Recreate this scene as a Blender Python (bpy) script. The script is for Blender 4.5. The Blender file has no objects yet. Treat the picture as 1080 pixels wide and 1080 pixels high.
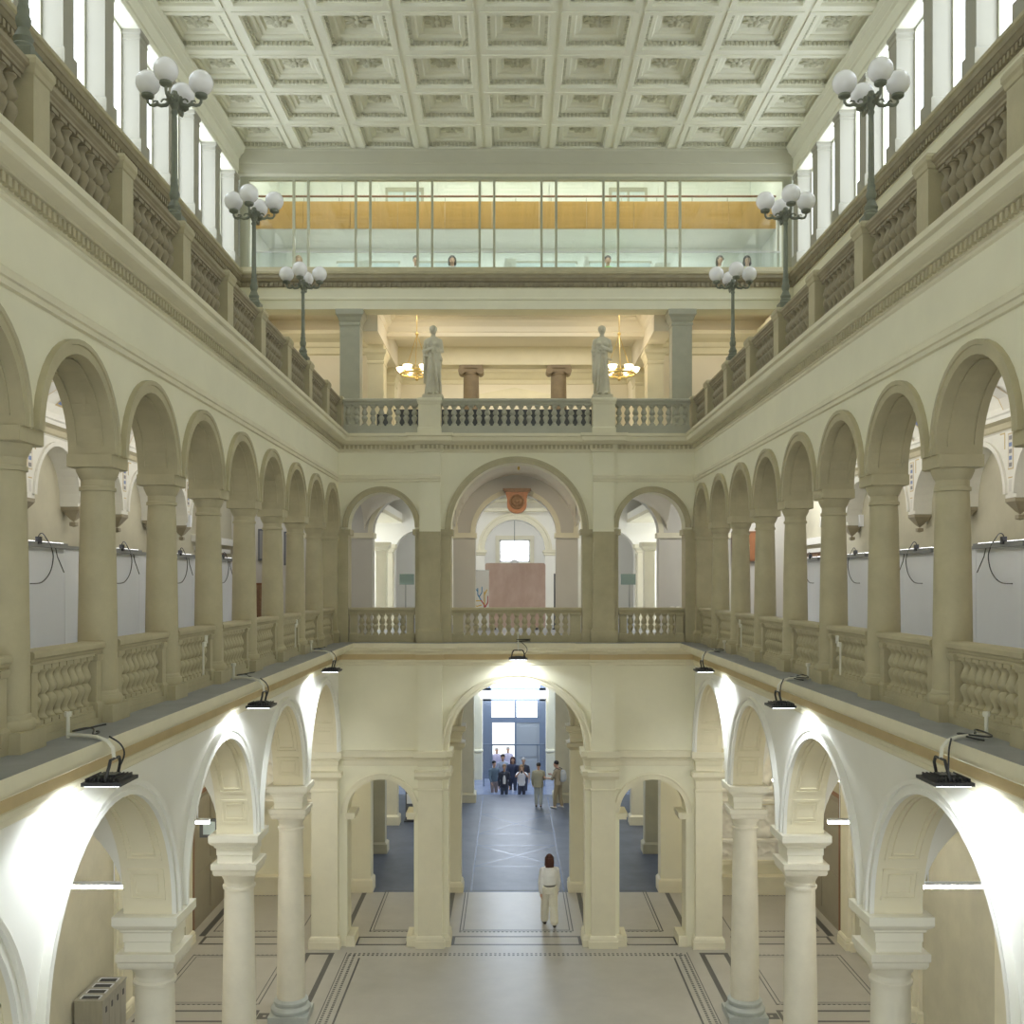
import bpy, bmesh, math, random
from mathutils import Vector, Matrix, noise, Euler
random.seed(7)
C = bpy.context.scene.collection
SC = bpy.context.scene
PI = math.pi
# ---------------------------------------------------------------- measures
F = 1120.0                # focal length in pixels of the 1080 frame
EYE = Vector((-0.15, 0.0, 8.3))
S = 1.945                 # gallery bay
D = 24.2                  # hall face of the back facade
XF = 4.06                 # hall face of the side walls
XO = 7.6                  # outer walls of aisles and galleries
XW = 7.12                 # upper window walls
D2 = 27.15                # plane of the upper back entablature
Y0 = -3.0                  # near end of what is built
ZL = 6.93                 # gallery ledge
ZT = 11.66                # terrace
SP = 4.46                 # springing below
SG = 9.55                 # springing in the gallery
def col_y(j): return D - S*j
# ---------------------------------------------------------------- materials
def mat(name, col, rough=.6, var=.0, scale=3., bump=.0, metal=0., bscale=None, emit=None, estr=0., spec=.5, stretch=None, col2=None):
    m = bpy.data.materials.new(name); m.use_nodes = True
    nt = m.node_tree; b = nt.nodes['Principled BSDF']
    b.inputs['Base Color'].default_value = (*col, 1); b.inputs['Roughness'].default_value = rough
    b.inputs['Metallic'].default_value = metal; b.inputs['Specular IOR Level'].default_value = spec
    if var or bump or col2:
        tc = nt.nodes.new('ShaderNodeTexCoord'); mp = nt.nodes.new('ShaderNodeMapping')
        nt.links.new(tc.outputs['Object'], mp.inputs['Vector'])
        if stretch: mp.inputs['Scale'].default_value = stretch
    if var or col2:
        n = nt.nodes.new('ShaderNodeTexNoise'); n.inputs['Scale'].default_value = scale
        n.inputs['Detail'].default_value = 5; n.inputs['Roughness'].default_value = .62
        nt.links.new(mp.outputs['Vector'], n.inputs['Vector'])
        r = nt.nodes.new('ShaderNodeValToRGB')
        a = col2 if col2 else tuple(c*(1-var) for c in col)
        c = col if col2 else tuple(min(1, c*(1+var*.6)) for c in col)
        r.color_ramp.elements[0].position = .3; r.color_ramp.elements[0].color = (*a, 1)
        r.color_ramp.elements[1].position = .7; r.color_ramp.elements[1].color = (*c, 1)
        nt.links.new(n.outputs['Fac'], r.inputs['Fac']); nt.links.new(r.outputs['Color'], b.inputs['Base Color'])
    if bump:
        n2 = nt.nodes.new('ShaderNodeTexNoise'); n2.inputs['Scale'].default_value = bscale or scale*6
        n2.inputs['Detail'].default_value = 4
        nt.links.new(mp.outputs['Vector'], n2.inputs['Vector'])
        bp = nt.nodes.new('ShaderNodeBump'); bp.inputs['Strength'].default_value = bump; bp.inputs['Distance'].default_value = .02
        nt.links.new(n2.outputs['Fac'], bp.inputs['Height']); nt.links.new(bp.outputs['Normal'], b.inputs['Normal'])
    if emit:
        b.inputs['Emission Color'].default_value = (*emit, 1); b.inputs['Emission Strength'].default_value = estr
    return m
def glass(name, tint=(1,1,1), gl=.08):
    m = bpy.data.materials.new(name); m.use_nodes = True; nt = m.node_tree
    nt.nodes.clear()
    o = nt.nodes.new('ShaderNodeOutputMaterial'); t = nt.nodes.new('ShaderNodeBsdfTransparent'); t.inputs[0].default_value = (*tint, 1)
    g = nt.nodes.new('ShaderNodeBsdfGlossy'); g.inputs['Roughness'].default_value = .02
    mx = nt.nodes.new('ShaderNodeMixShader'); mx.inputs[0].default_value = gl
    nt.links.new(t.outputs[0], mx.inputs[1]); nt.links.new(g.outputs[0], mx.inputs[2]); nt.links.new(mx.outputs[0], o.inputs[0])
    return m
M = {}
M['wall'] = mat('cream_plaster', (.835,.805,.63), .75, .045, .9, .02, bscale=30)
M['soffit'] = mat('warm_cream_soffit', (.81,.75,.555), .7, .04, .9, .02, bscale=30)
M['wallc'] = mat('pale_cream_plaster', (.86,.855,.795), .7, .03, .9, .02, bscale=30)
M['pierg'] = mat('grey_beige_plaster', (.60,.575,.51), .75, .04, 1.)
M['wallw'] = mat('white_plaster', (.86,.84,.76), .75, .03, .9, .02, bscale=30)
M['trim'] = mat('cream_stone_trim', (.78,.735,.56), .65, .06, 1.6, .02, bscale=30)
M['trimc'] = mat('pale_stone_trim', (.845,.815,.685), .65, .05, 1.6, .02, bscale=30)
M['baseg'] = mat('blue_grey_base_stone', (.50,.53,.50), .55, .12, 3, .05, bscale=50)
M['ochre'] = mat('ochre_band', (.61,.49,.28), .7, .08, 2)
M['stone'] = mat('sandstone', (.50,.45,.295), .6, .13, 2.2, .10, bscale=70)
M['stonel'] = mat('pale_limestone', (.80,.76,.63), .6, .08, 2., .08, bscale=60)
M['stoned'] = mat('weathered_sandstone', (.34,.295,.20), .6, .18, 3., .10, bscale=60)
M['stoneg'] = mat('grey_stone', (.46,.455,.37), .6, .10, 2.5, .06, bscale=60)
M['lead'] = mat('grey_ledge_cover', (.36,.375,.40), .5, .14, 2.2)
M['ceil'] = mat('ceiling_plaster', (.84,.83,.70), .75, .03, 1.2)
M['reveal'] = mat('darkened_reveal', (.40,.385,.325), .75, .03, 1.2)  # colour darkened to hold back the window glare on the pilasters
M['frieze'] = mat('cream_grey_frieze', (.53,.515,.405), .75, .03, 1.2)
M['ceild'] = mat('ceiling_ornament', (.60,.585,.46), .7)
M['mos'] = mat('light_mosaic_floor', (.45,.43,.385), .32, .06, 2.0, .0)
M['mosd'] = mat('dark_mosaic', (.085,.085,.085), .35, .1, 6)
M['mosw'] = mat('white_mosaic', (.75,.73,.66), .35)
M['slate'] = mat('slate_floor', (.115,.135,.185), .40, .28, 1.2, .03, bscale=8)
M['slatel'] = mat('pale_slate_lines', (.26,.31,.46), .25, .2, 3)
M['iron'] = mat('grey_green_iron', (.20,.215,.17), .5, .15, 8, metal=.1)
M['globe'] = mat('opal_glass', (.95,.945,.985), .18, spec=.6)
M['black'] = mat('black_metal', (.035,.036,.04), .45)
M['dgrey'] = mat('dark_grey_paint', (.11,.115,.12), .5)
M['steel'] = mat('brushed_steel', (.55,.54,.50), .3, .1, 20, metal=.9, stretch=(1,1,.1))
M['pipe'] = mat('white_pipe', (.78,.77,.68), .45)
M['white'] = mat('white_paint', (.83,.85,.89), .5, .03, 1)
M['paper'] = mat('white_paper', (.85,.85,.83), .8)
M['marble'] = mat('statue_marble', (.62,.58,.45), .5, .12, 3, .05, bscale=30)
M['orange'] = mat('orange_wood', (.64,.395,.115), .45, .10, 1.5, stretch=(6,1,.35))
M['mull'] = mat('olive_mullion', (.47,.47,.36), .4, metal=.2)
M['brass'] = mat('brass', (.72,.55,.22), .3, metal=.85)
M['terra'] = mat('terracotta', (.42,.18,.075), .5, .25, 8, .2, bscale=30)
M['terrad'] = mat('dark_bronze_relief', (.27,.16,.085), .5, .3, 12, .5, bscale=30)
M['redmarble'] = mat('red_marble', (.55,.38,.31), .35, 0, 3.0, col2=(.68,.53,.46), stretch=(1,1,.5))
M['terrab'] = mat('red_brown_board', (.36,.15,.06), .5, .2, 3)
M['wood'] = mat('brown_wood', (.24,.105,.045), .4, .2, 3, stretch=(1,1,.2))
M['taupe'] = mat('taupe_door', (.34,.31,.24), .5, .08, 1.5)
M['beige'] = mat('beige_plaster', (.57,.535,.40), .8, .12, 1.1)
M['vault'] = mat('painted_vault', (.79,.775,.70), .8, .05, 3)
M['gold'] = mat('gold_paint', (.57,.44,.21), .6)
M['blue'] = mat('blue_paint', (.20,.27,.48), .6, .3, 14)
M['pgrey'] = mat('grey_ornament_paint', (.27,.26,.25), .7)
M['pbg'] = mat('pale_ornament_ground', (.68,.66,.60), .7)
M['warm'] = mat('warm_cream_plaster', (.84,.79,.67), .75, .03, 1)
M['brownst'] = mat('brown_stone', (.27,.215,.145), .5, .15, 4)
M['office'] = mat('office_white', (.82,.85,.82), .7)
M['bluegl'] = mat('pale_blue_glass', (.62,.72,.74), .2)
M['greenb'] = mat('green_glass_panel', (.30,.40,.36), .25)
M['frame'] = mat('blue_grey_door_paint', (.20,.245,.33), .4)
M['doorp'] = mat('grey_door_panel', (.42,.45,.48), .5)
M['pane'] = mat('bright_frosted_pane', (.9,.93,1), .4, emit=(.83,.91,1.0), estr=1.5)
M['panef'] = mat('bright_far_pane', (.9,.93,1), .4, emit=(.86,.92,1.0), estr=2.6)
M['tube'] = mat('lit_tube', (1,1,1), .4, emit=(1,.98,.92), estr=24.)
M['led'] = mat('lit_led_panel', (1,1,1), .4, emit=(.90,.95,1.0), estr=5.)
M['bowl'] = mat('lit_bowl', (1,1,1), .4, emit=(1,.80,.50), estr=2.4)
M['uplit'] = mat('lit_strip', (1,1,1), .4, emit=(.95,.96,1.0), estr=2.5)
M['glass'] = glass('clear_glass')
M['glassg'] = glass('greenish_glass', (.94,.985,.97), .07)
M['skin'] = mat('skin', (.55,.33,.23), .5)
# ---------------------------------------------------------------- mesh builder
class MB:
    def __init__(s): s.v=[]; s.f=[]; s.m=[]; s.s=[]
    def add(s, vs, fs, m=0, sm=False):
        b=len(s.v); s.v.extend(tuple(v) for v in vs)
        for f in fs: s.f.append([b+i for i in f]); s.m.append(m); s.s.append(sm)
    def box(s, x0,x1,y0,y1,z0,z1,m=0):
        s.add([(x0,y0,z0),(x1,y0,z0),(x1,y1,z0),(x0,y1,z0),(x0,y0,z1),(x1,y0,z1),(x1,y1,z1),(x0,y1,z1)],
              [(0,3,2,1),(4,5,6,7),(0,1,5,4),(1,2,6,5),(2,3,7,6),(3,0,4,7)], m)
    def quad(s,a,b,c,d,m=0): s.add([a,b,c,d],[(0,1,2,3)],m)
    def lathe(s, prof, c=(0,0,0), n=16, m=0, sm=True, caps=True):
        vs=[]; fs=[]
        for r,z in prof:
            for i in range(n):
                a=2*PI*i/n; vs.append((c[0]+r*math.cos(a), c[1]+r*math.sin(a), c[2]+z))
        for k in range(len(prof)-1):
            for i in range(n):
                j=(i+1)%n; fs.append((k*n+i,k*n+j,(k+1)*n+j,(k+1)*n+i))
        if caps: fs.append(tuple(range(n-1,-1,-1))); fs.append(tuple((len(prof)-1)*n+i for i in range(n)))
        s.add(vs,fs,m,sm)
    def rects(s, prof, c=(0,0), hx=.2, hy=None, m=0):
        """stack of rectangles: prof = (offset, z); mitred mouldings round a square pier"""
        hy = hx if hy is None else hy; vs=[]; fs=[]
        for o,z in prof:
            a,b=hx+o,hy+o
            vs += [(c[0]-a,c[1]-b,z),(c[0]+a,c[1]-b,z),(c[0]+a,c[1]+b,z),(c[0]-a,c[1]+b,z)]
        for k in range(len(prof)-1):
            for i in range(4):
                j=(i+1)%4; fs.append((k*4+i,k*4+j,(k+1)*4+j,(k+1)*4+i))
        fs.append((3,2,1,0)); L=(len(prof)-1)*4; fs.append((L,L+1,L+2,L+3))
        s.add(vs,fs,m)
    def tube(s, pts, r, n=8, m=0, sm=True):
        pts=[Vector(p) for p in pts]; N=len(pts)
        rs = r if isinstance(r,(list,tuple)) else [r]*N
        vs=[]; fs=[]; up=None
        for k,p in enumerate(pts):
            t=(pts[min(k+1,N-1)]-pts[max(k-1,0)]).normalized()
            if up is None:
                up = Vector((0,0,1)) if abs(t.z)<.9 else Vector((1,0,0))
            a=(up-t*up.dot(t))
            a = a.normalized() if a.length>1e-6 else t.orthogonal().normalized()
            b=t.cross(a); up=a
            for i in range(n):
                q=2*PI*i/n; vs.append(p+(a*math.cos(q)+b*math.sin(q))*rs[k])
        for k in range(N-1):
            for i in range(n):
                j=(i+1)%n; fs.append((k*n+i,k*n+j,(k+1)*n+j,(k+1)*n+i))
        fs.append(tuple(range(n-1,-1,-1))); fs.append(tuple((N-1)*n+i for i in range(n)))
        s.add(vs,fs,m,sm)
    def ball(s, c, r, nu=16, nv=10, m=0, z0=-1., z1=1., rot=None):
        r = r if isinstance(r,(list,tuple)) else (r,r,r); vs=[]; fs=[]
        t0=math.asin(max(-1,min(1,z0))); t1=math.asin(max(-1,min(1,z1)))
        for k in range(nv+1):
            t=t0+(t1-t0)*k/nv
            for i in range(nu):
                a=2*PI*i/nu
                q=Vector((r[0]*math.cos(t)*math.cos(a), r[1]*math.cos(t)*math.sin(a), r[2]*math.sin(t)))
                if rot: q.rotate(rot)
                vs.append(q+Vector(c))
        for k in range(nv):
            for i in range(nu):
                j=(i+1)%nu; fs.append((k*nu+i,k*nu+j,(k+1)*nu+j,(k+1)*nu+i))
        fs.append(tuple(range(nu-1,-1,-1))); fs.append(tuple(nv*nu+i for i in range(nu)))
        s.add(vs,fs,m,True)
    def sweep(s, path, prof, m=0, ms=None):
        """mouldings: prof (o,z) swept along an xy path with mitres, o to the right of travel"""
        P=[Vector((p[0],p[1])) for p in path]; N=len(P); K=len(prof); vs=[]; fs=[]; mm=[]
        for k in range(N):
            d0=(P[k]-P[k-1]).normalized() if k>0 else None
            d1=(P[k+1]-P[k]).normalized() if k<N-1 else None
            n0=Vector((d0.y,-d0.x)) if d0 else None; n1=Vector((d1.y,-d1.x)) if d1 else None
            if n0 is None: n=n1
            elif n1 is None: n=n0
            else: n=(n0+n1)/(1+n0.dot(n1))
            for o,z in prof: q=P[k]+n*o; vs.append((q.x,q.y,z))
        for k in range(N-1):
            for i in range(K-1):
                fs.append((k*K+i,k*K+i+1,(k+1)*K+i+1,(k+1)*K+i)); mm.append(ms[i] if ms else m)
        b=len(s.v); s.v.extend(vs)
        for f,q in zip(fs,mm): s.f.append([b+i for i in f]); s.m.append(q); s.s.append(False)
        s.add([vs[i] for i in range(K)],[tuple(range(K))],m); s.add([vs[(N-1)*K+i] for i in range(K)],[tuple(range(K))],m)
    def archwall(s, T, u0,u1, zt, arches, t, m=0, n=24, ms=None):
        """T(u,z,w); arches (uc, ru, zs, rz, zb): solid from zb between, arcs above"""
        ms = m if ms is None else ms
        def bx(a,b,z0,z1):
            if b-a<1e-5 or z1-z0<1e-5: return
            s.add([T(a,z0,0),T(b,z0,0),T(b,z0,t),T(a,z0,t),T(a,z1,0),T(b,z1,0),T(b,z1,t),T(a,z1,t)],
                  [(0,3,2,1),(4,5,6,7),(0,1,5,4),(1,2,6,5),(2,3,7,6),(3,0,4,7)],m)
        arches=sorted(arches); cur=u0; zb=arches[0][4]
        for (uc,ru,zs,rz,zb2) in arches:
            bx(cur,uc-ru,min(zb,zb2) if cur!=u0 else zb2,zt); cur=uc+ru; zb=zb2
            ps=[(uc-ru*math.cos(PI*i/n), zs+rz*math.sin(PI*i/n)) for i in range(n+1)]
            for i in range(n):
                (a,za),(b,zb_)=ps[i],ps[i+1]
                s.add([T(a,za,0),T(b,zb_,0),T(b,zt,0),T(a,zt,0)],[(0,1,2,3)],m)
                s.add([T(a,za,t),T(b,zb_,t),T(b,zt,t),T(a,zt,t)],[(3,2,1,0)],m)
                s.add([T(a,za,0),T(a,za,t),T(b,zb_,t),T(b,zb_,0)],[(0,1,2,3)],ms,True)
        bx(cur,u1,zb,zt)
    def archivolt(s, T, uc,zs,r, prof, n=24, m=0, rz=None, a0=0., a1=PI):
        rz = r if rz is None else rz; K=len(prof); vs=[]; fs=[]
        for i in range(n+1):
            a=a0+(a1-a0)*i/n
            for dr,w in prof: vs.append(T(uc-(r+dr)*math.cos(a), zs+(rz+dr)*math.sin(a), w))
        for i in range(n):
            for k in range(K-1): fs.append((i*K+k,i*K+k+1,(i+1)*K+k+1,(i+1)*K+k))
        fs.append(tuple(range(K))); fs.append(tuple(n*K+k for k in range(K)))
        s.add(vs,fs,m)
    def soffit(s, T, uc,zs,r, a0,a1, w0,w1, m=0, b=.035, h=.018, n=10):
        """raised frame of a sunk panel on an arch soffit between two angles"""
        def strip(q0,q1,x0,x1,n):
            vs=[]; fs=[]
            for i in range(n+1):
                a=q0+(q1-q0)*i/n
                for dr,w in ((0,x0),(-h,x0),(-h,x1),(0,x1)): vs.append(T(uc-(r+dr)*math.cos(a), zs+(r+dr)*math.sin(a), w))
            for i in range(n):
                for k in range(3): fs.append((i*4+k,i*4+k+1,(i+1)*4+k+1,(i+1)*4+k))
            fs += [(0,1,2,3),tuple(n*4+k for k in (3,2,1,0))]
            s.add(vs,fs,m)
        e=b/r
        strip(a0,a1,w0,w0+b,n); strip(a0,a1,w1-b,w1,n); strip(a0,a0+e,w0,w1,1); strip(a1-e,a1,w0,w1,1)
    def mesh(s, name, mats, angle=.6):
        me=bpy.data.meshes.new(name); me.from_pydata(s.v,[],s.f)
        for m in mats: me.materials.append(m)
        me.polygons.foreach_set('material_index', s.m); me.polygons.foreach_set('use_smooth', s.s)
        bm=bmesh.new(); bm.from_mesh(me); bmesh.ops.recalc_face_normals(bm, faces=bm.faces); bm.to_mesh(me); bm.free()
        if any(s.s): me.set_sharp_from_angle(angle=angle)
        me.update(); return me
    def build(s, name, mats, parent=None, loc=None):
        mats = mats if isinstance(mats,(list,tuple)) else [mats]
        return put(s.mesh(name, mats), name, parent, loc)
def curve(pts, n=5):
    P=[Vector(p) for p in pts]; P=[P[0]]+P+[P[-1]]; out=[]
    for i in range(1,len(P)-2):
        for k in range(n):
            t=k/n; a,b,c,d=P[i-1],P[i],P[i+1],P[i+2]
            out.append(.5*((2*b)+(c-a)*t+(2*a-5*b+4*c-d)*t*t+(3*b-a-3*c+d)*t**3))
    return out+[P[-2]]
def put(me, name, parent=None, loc=None, rotz=0.):
    o=bpy.data.objects.new(name, me); C.objects.link(o)
    if parent: o.parent=parent
    if loc is not None: o.location=loc
    if rotz: o.rotation_euler=(0,0,rotz)
    return o
def tag(o, label, cat, group=None, kind=None):
    o['label']=label; o['category']=cat
    if group: o['group']=group
    if kind: o['kind']=kind
    return o
def thing(name, label, cat, loc=(0,0,0), rotz=0., group=None):
    o=bpy.data.objects.new(name, None); C.objects.link(o); o.empty_display_size=.1
    o.location=loc; o.rotation_euler=(0,0,rotz); return tag(o,label,cat,group)
def struct(mb, name, mats, label=None, parent=None, cat=None):
    o=mb.build(name, mats, parent); o['kind']='structure'
    if label: o['label']=label
    if cat: o['category']=cat
    return o
ORD=['first','second','third','fourth','fifth','sixth','seventh','eighth','ninth','tenth','eleventh','twelfth','thirteenth','fourteenth']
SIDE={-1:'left',1:'right'}
def TS(sg, x=XF): return lambda u,z,w: (sg*(x+w), u, z)
def TB(y=D): return lambda u,z,w: (u, y+w, z)
# ================================================================ SETTING
def mir(path, sg): return path if sg<0 else [(-x,y) for x,y in reversed(path)]
# ---- floor
fl=MB()
fl.box(-8.2,8.2,Y0,28.43,-.3,0,0)
def strip(x0,x1,y0,y1,m=1,h=.002): fl.box(x0,x1,y0,y1,0,h,m)
def rect(x0,x1,y0,y1,w,m=1,h=.002):
    strip(x0,x1,y0,y0+w,m,h); strip(x0,x1,y1-w,y1,m,h); strip(x0,x0+w,y0+w,y1-w,m,h); strip(x1-w,x1,y0+w,y1-w,m,h)
def dots(x0,y0,x1,y1,w=.05,p=.10,m=1):
    L=math.hypot(x1-x0,y1-y0); n=int(L/p)
    for i in range(n):
        t=(i+.25)/n; x=x0+(x1-x0)*t; y=y0+(y1-y0)*t
        fl.box(x-w/2,x+w/2,y-w/2,y+w/2,0,.003,m)
# great field in the middle of the hall
for sx in (-1,1):
    for k,o in enumerate((3.74,3.62)): dots(sx*o,6,sx*o,23.72,.05,.10)
    strip(min(sx*3.50,sx*3.46),max(sx*3.50,sx*3.46),6,23.45)
    strip(min(sx*3.82,sx*3.80),max(sx*3.82,sx*3.80),6,23.80)
for o in (23.72,23.62): dots(-3.74,o,3.74,o,.05,.10)
# arcade strips between the piers
for sg in (-1,1):
    for j in (0,2,4,6):
        a=min(sg*4.08,sg*4.72); b=max(sg*4.08,sg*4.72)
        rect(a,b,col_y(j+2)+.42,col_y(j)-.42,.11)
        # aisle fields, frames and knots
        yc=col_y(j+1); a=min(sg*5.08,sg*7.2); b=max(sg*5.08,sg*7.2)
        rect(a,b,yc-1.38,yc+1.38,.025); rect(a+.09,b-.09,yc-1.29,yc+1.29,.02)
        for yy in (yc-1.38,yc+1.38): dots(a,yy,b,yy,.05,.1)
    for j in (0,2,4,6):
        yc=col_y(j) if j else 24.6
        a=min(sg*5.0,sg*7.3); b=max(sg*5.0,sg*7.3); rect(a,b,yc-.28,yc+.28,.07)
        if j:
            rect(min(sg*4.72,sg*4.98),max(sg*4.72,sg*4.98),yc-.14,yc+.14,.10)
    a=min(sg*5.1,sg*7.2); b=max(sg*5.1,sg*7.2); rect(a,b,25.25,28.1,.025); dots(a,25.25,b,25.25)
    dots(a,28.1,b,28.1)
    a=min(sg*3.72,sg*2.48); b=max(sg*3.72,sg*2.48)
    rect(a,b,24.28,24.86,.07); rect(min(sg*3.5,sg*2.2),max(sg*3.5,sg*2.2),25.25,28.6,.03); dots(min(sg*3.5,sg*2.2),25.25,max(sg*3.5,sg*2.2),25.25)
    rect(min(sg*3.42,sg*2.28),max(sg*3.42,sg*2.28),25.33,28.6,.02)
    strip(min(sg*4.1,sg*3.98),max(sg*4.1,sg*3.98),24.8,28.43); strip(min(sg*1.62,sg*1.74),max(sg*1.62,sg*1.74),24.8,28.43)
    strip(min(sg*7.45,sg*7.3),max(sg*7.45,sg*7.3),24.9,28.2)
rect(-1.5,1.5,24.28,24.9,.07); rect(-1.36,1.36,25.25,28.6,.03); rect(-1.28,1.28,25.33,28.6,.025); dots(-1.36,25.2,1.36,25.2)
struct(fl,'floor',[M['mos'],M['mosd'],M['mosw']],'pale mosaic floor with black bands and dotted borders')
sl=MB(); sl.box(-8.2,8.2,28.43,41.5,-.3,0,0)
for a,b in (((-1.2,31.),(1.3,33.5)),((1.3,31.),(-1.2,33.5)),((-1.2,35.),(1.3,38)),((1.3,35.),(-1.2,38)),((-1.2,33.5),(1.3,33.5)),((-1.2,31),(1.3,31)),((-1.2,35),(1.3,35)),((-1.2,38),(1.3,38)),((-1.2,28.5),(-1.2,41)),((1.3,28.5),(1.3,41))):
    d=Vector((b[0]-a[0],b[1]-a[1])).normalized(); n=Vector((-d.y,d.x))*.022
    sl.add([(a[0]-n.x,a[1]-n.y,.002),(b[0]-n.x,b[1]-n.y,.002),(b[0]+n.x,b[1]+n.y,.002),(a[0]+n.x,a[1]+n.y,.002)],[(0,1,2,3)],1)
for k in range(3):
    z=-.2*(k+1)
    sl.box(-6.2,6.2,41.5+.30*k,47.5,z-.2,z,1)
struct(sl,'floor',[M['slate'],M['slatel']],'dark slate floor of the entrance hall with steps down to the door')
# ---- gallery, terrace and upper floors
gf=MB()
for sg in (-1,1): gf.box(min(sg*XF,sg*XO),max(sg*XF,sg*XO),Y0,D+.5,6.45,ZL,0)
gf.box(-XO,XO,D+.002,42,6.5,ZL,0)
struct(gf,'floor',[M['lead']],'grey floor of the upper gallery')
tf=MB()
for sg in (-1,1): tf.box(min(sg*XF,sg*XO),max(sg*XF,sg*XO),Y0,D,11.5,ZT,0)
tf.box(-XO,XO,D,40,11.5,ZT,0)
struct(tf,'floor',[M['stoneg']],'terrace floor above the gallery arches')
# ---- side walls
LOWV=[(0,0),(0,-.05),(.05,-.05),(.055,-.035),(.10,-.035),(.105,-.07),(.15,-.08),(.155,0)]
UPV=[(0,0),(0,-.045),(.08,-.045),(.085,-.06),(.13,-.06),(.13,0)]
wall_side={}
for sg in (-1,1):
    w=MB(); T=TS(sg)
    lows=[(col_y(j),1.695,SP,1.695,SP) for j in (1,3,5,7,9)]
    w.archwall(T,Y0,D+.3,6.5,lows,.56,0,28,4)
    # end pier of the lower arcade, solid ground part near the camera
    w.box(min(sg*XF,sg*(XF+.56)),max(sg*XF,sg*(XF+.56)),col_y(8)-.25,col_y(8)+.25,0,SP+.01,0)
    w.box(min(sg*XF,sg*(XF+.56)),max(sg*XF,sg*(XF+.56)),Y0,col_y(10)+.25,0,SP+.01,0)
    for j in (1,3,5,7,9):
        w.archivolt(T,col_y(j),SP,1.695,LOWV,28,3)
        for q in (0,1):
            r=lambda a:(PI-a if q else a)
            for a0,a1 in ((.10,.33),(.40,1.50)):
                b0,b1=sorted((r(a0),r(a1)))
                w.soffit(T,col_y(j),SP,1.695,b0,b1,.07,.49,4)
                w.soffit(T,col_y(j),SP,1.695,b0+.04,b1-.04,.14,.42,4,b=.02)
    ups=[(col_y(j)-S/2,.79,SG,.80,SG) for j in range(9)]
    w.archwall(T,Y0,D+.3,11.55,ups,.42,0,20,2)
    w.box(min(sg*XF,sg*(XF+.42)),max(sg*XF,sg*(XF+.42)),Y0,col_y(9)+.18,ZL,SG+.01,2)
    for j in range(9):
        w.archivolt(T,col_y(j)-S/2,SG,.79,UPV,20,2,rz=.80)
        w.soffit(T,col_y(j)-S/2,SG,.79,.10,1.50,.07,.35,2,b=.02,h=.012)
        w.soffit(T,col_y(j)-S/2,SG,.79,1.64,PI-.10,.07,.35,2,b=.02,h=.012)
    # corner pier of the gallery
    x0,x1=sorted((sg*(XF-.0),sg*(XF+.42)))
    w.box(x0,x1,D-.25,D+.3,ZL,SG+.01,2)
    w.rects([(.006,SG-.30),(.015,SG-.29),(.015,SG-.24),(.006,SG-.23),(.006,SG-.16),(.06,SG-.08),(.06,SG+.004),(.005,SG+.004)],((x0+x1)/2,D+.02),.21,.27,2)
    w.rects([(.05,ZL),(.05,ZL+.22),(.02,ZL+.26),(.006,ZL+.28)],((x0+x1)/2,D+.02),.21,.27,2)
    # corner pier below
    x0,x1=sorted((sg*(XF-.01),sg*(XF+.59))); c=((x0+x1)/2,D+.12)
    w.rects([(.06,0),(.06,.16),(.05,.17),(.05,.22),(.02,.27),(0,.28),(0,3.55),(.015,3.56),(.015,3.60),(0,3.61),(0,3.80),(.03,3.84),(.09,3.90),(.09,4.0),(.02,4.02),(0,4.03),(0,4.15),(.012,4.16),(.012,4.25),(.05,4.27),(.05,4.29),(.10,4.33),(.10,SP+.004),(0,SP+.006)],c,.30,.29,1)
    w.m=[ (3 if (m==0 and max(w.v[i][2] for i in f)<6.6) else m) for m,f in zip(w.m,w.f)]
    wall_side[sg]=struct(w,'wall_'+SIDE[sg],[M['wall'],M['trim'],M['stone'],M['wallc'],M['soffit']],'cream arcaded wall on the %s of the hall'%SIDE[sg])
# ---- hall cornices running round three sides
def jog(z): return None
PX0,PX1=1.70,2.24
ring=[(-XF,Y0),(-XF,D),(-PX1,D),(-PX1,D-.10),(-PX0,D-.10),(-PX0,D),(PX0,D),(PX0,D-.10),(PX1,D-.10),(PX1,D),(XF,D),(XF,Y0)]
tr=MB()
tr.sweep(ring,[(0,6.40),(.03,6.42),(.03,6.47),(.06,6.49),(.06,6.53),(.05,6.54),(.05,6.66),(.07,6.67),(.07,6.69),(.26,6.73),(.31,6.76),(.31,6.80),(.39,6.82),(.39,ZL+.001),(0,ZL+.001)],0,
         [0,0,0,0,0,1,0,0,0,0,0,0,0,2])
struct(tr,'trim_1',[M['trim'],M['ochre'],M['lead']],'deep cream cornice ledge below the gallery balustrades')
tr=MB()
for pth in ([(-XF,Y0),(-XF,D),(-2.215,D),(-2.215,D-.10),(-1.725,D-.10)],[(1.725,D-.10),(2.215,D-.10),(2.215,D),(XF,D),(XF,Y0)]): tr.sweep(pth,[(0,10.58),(.03,10.59),(.03,10.64),(.05,10.65),(.05,10.71),(.02,10.74),(0,10.745)],0)
struct(tr,'trim_2',[M['trim']],'narrow string course above the gallery arches')
tr=MB()
tr.sweep(ring,[(0,11.25),(.02,11.27),(.02,11.30),(.035,11.31),(.035,11.42),(.09,11.43),(.10,11.45),(.20,11.48),(.22,11.50),(.22,11.58),(.26,11.60),(.26,ZT+.001),(0,ZT+.001)],0)
y=Y0
while y<D-.1:
    for sg in (-1,1):
        a,b=sorted((sg*(XF-.035),sg*(XF-.085))); tr.box(a,b,y,y+.055,11.33,11.41,1)
    y+=.10
x=-XF+.08
while x<XF-.1:
    o=.10 if PX0<abs(x+.03)<PX1 else 0.
    tr.box(x,x+.055,D-.085-o,D-.03-o,11.33,11.41,1); x+=.10
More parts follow.
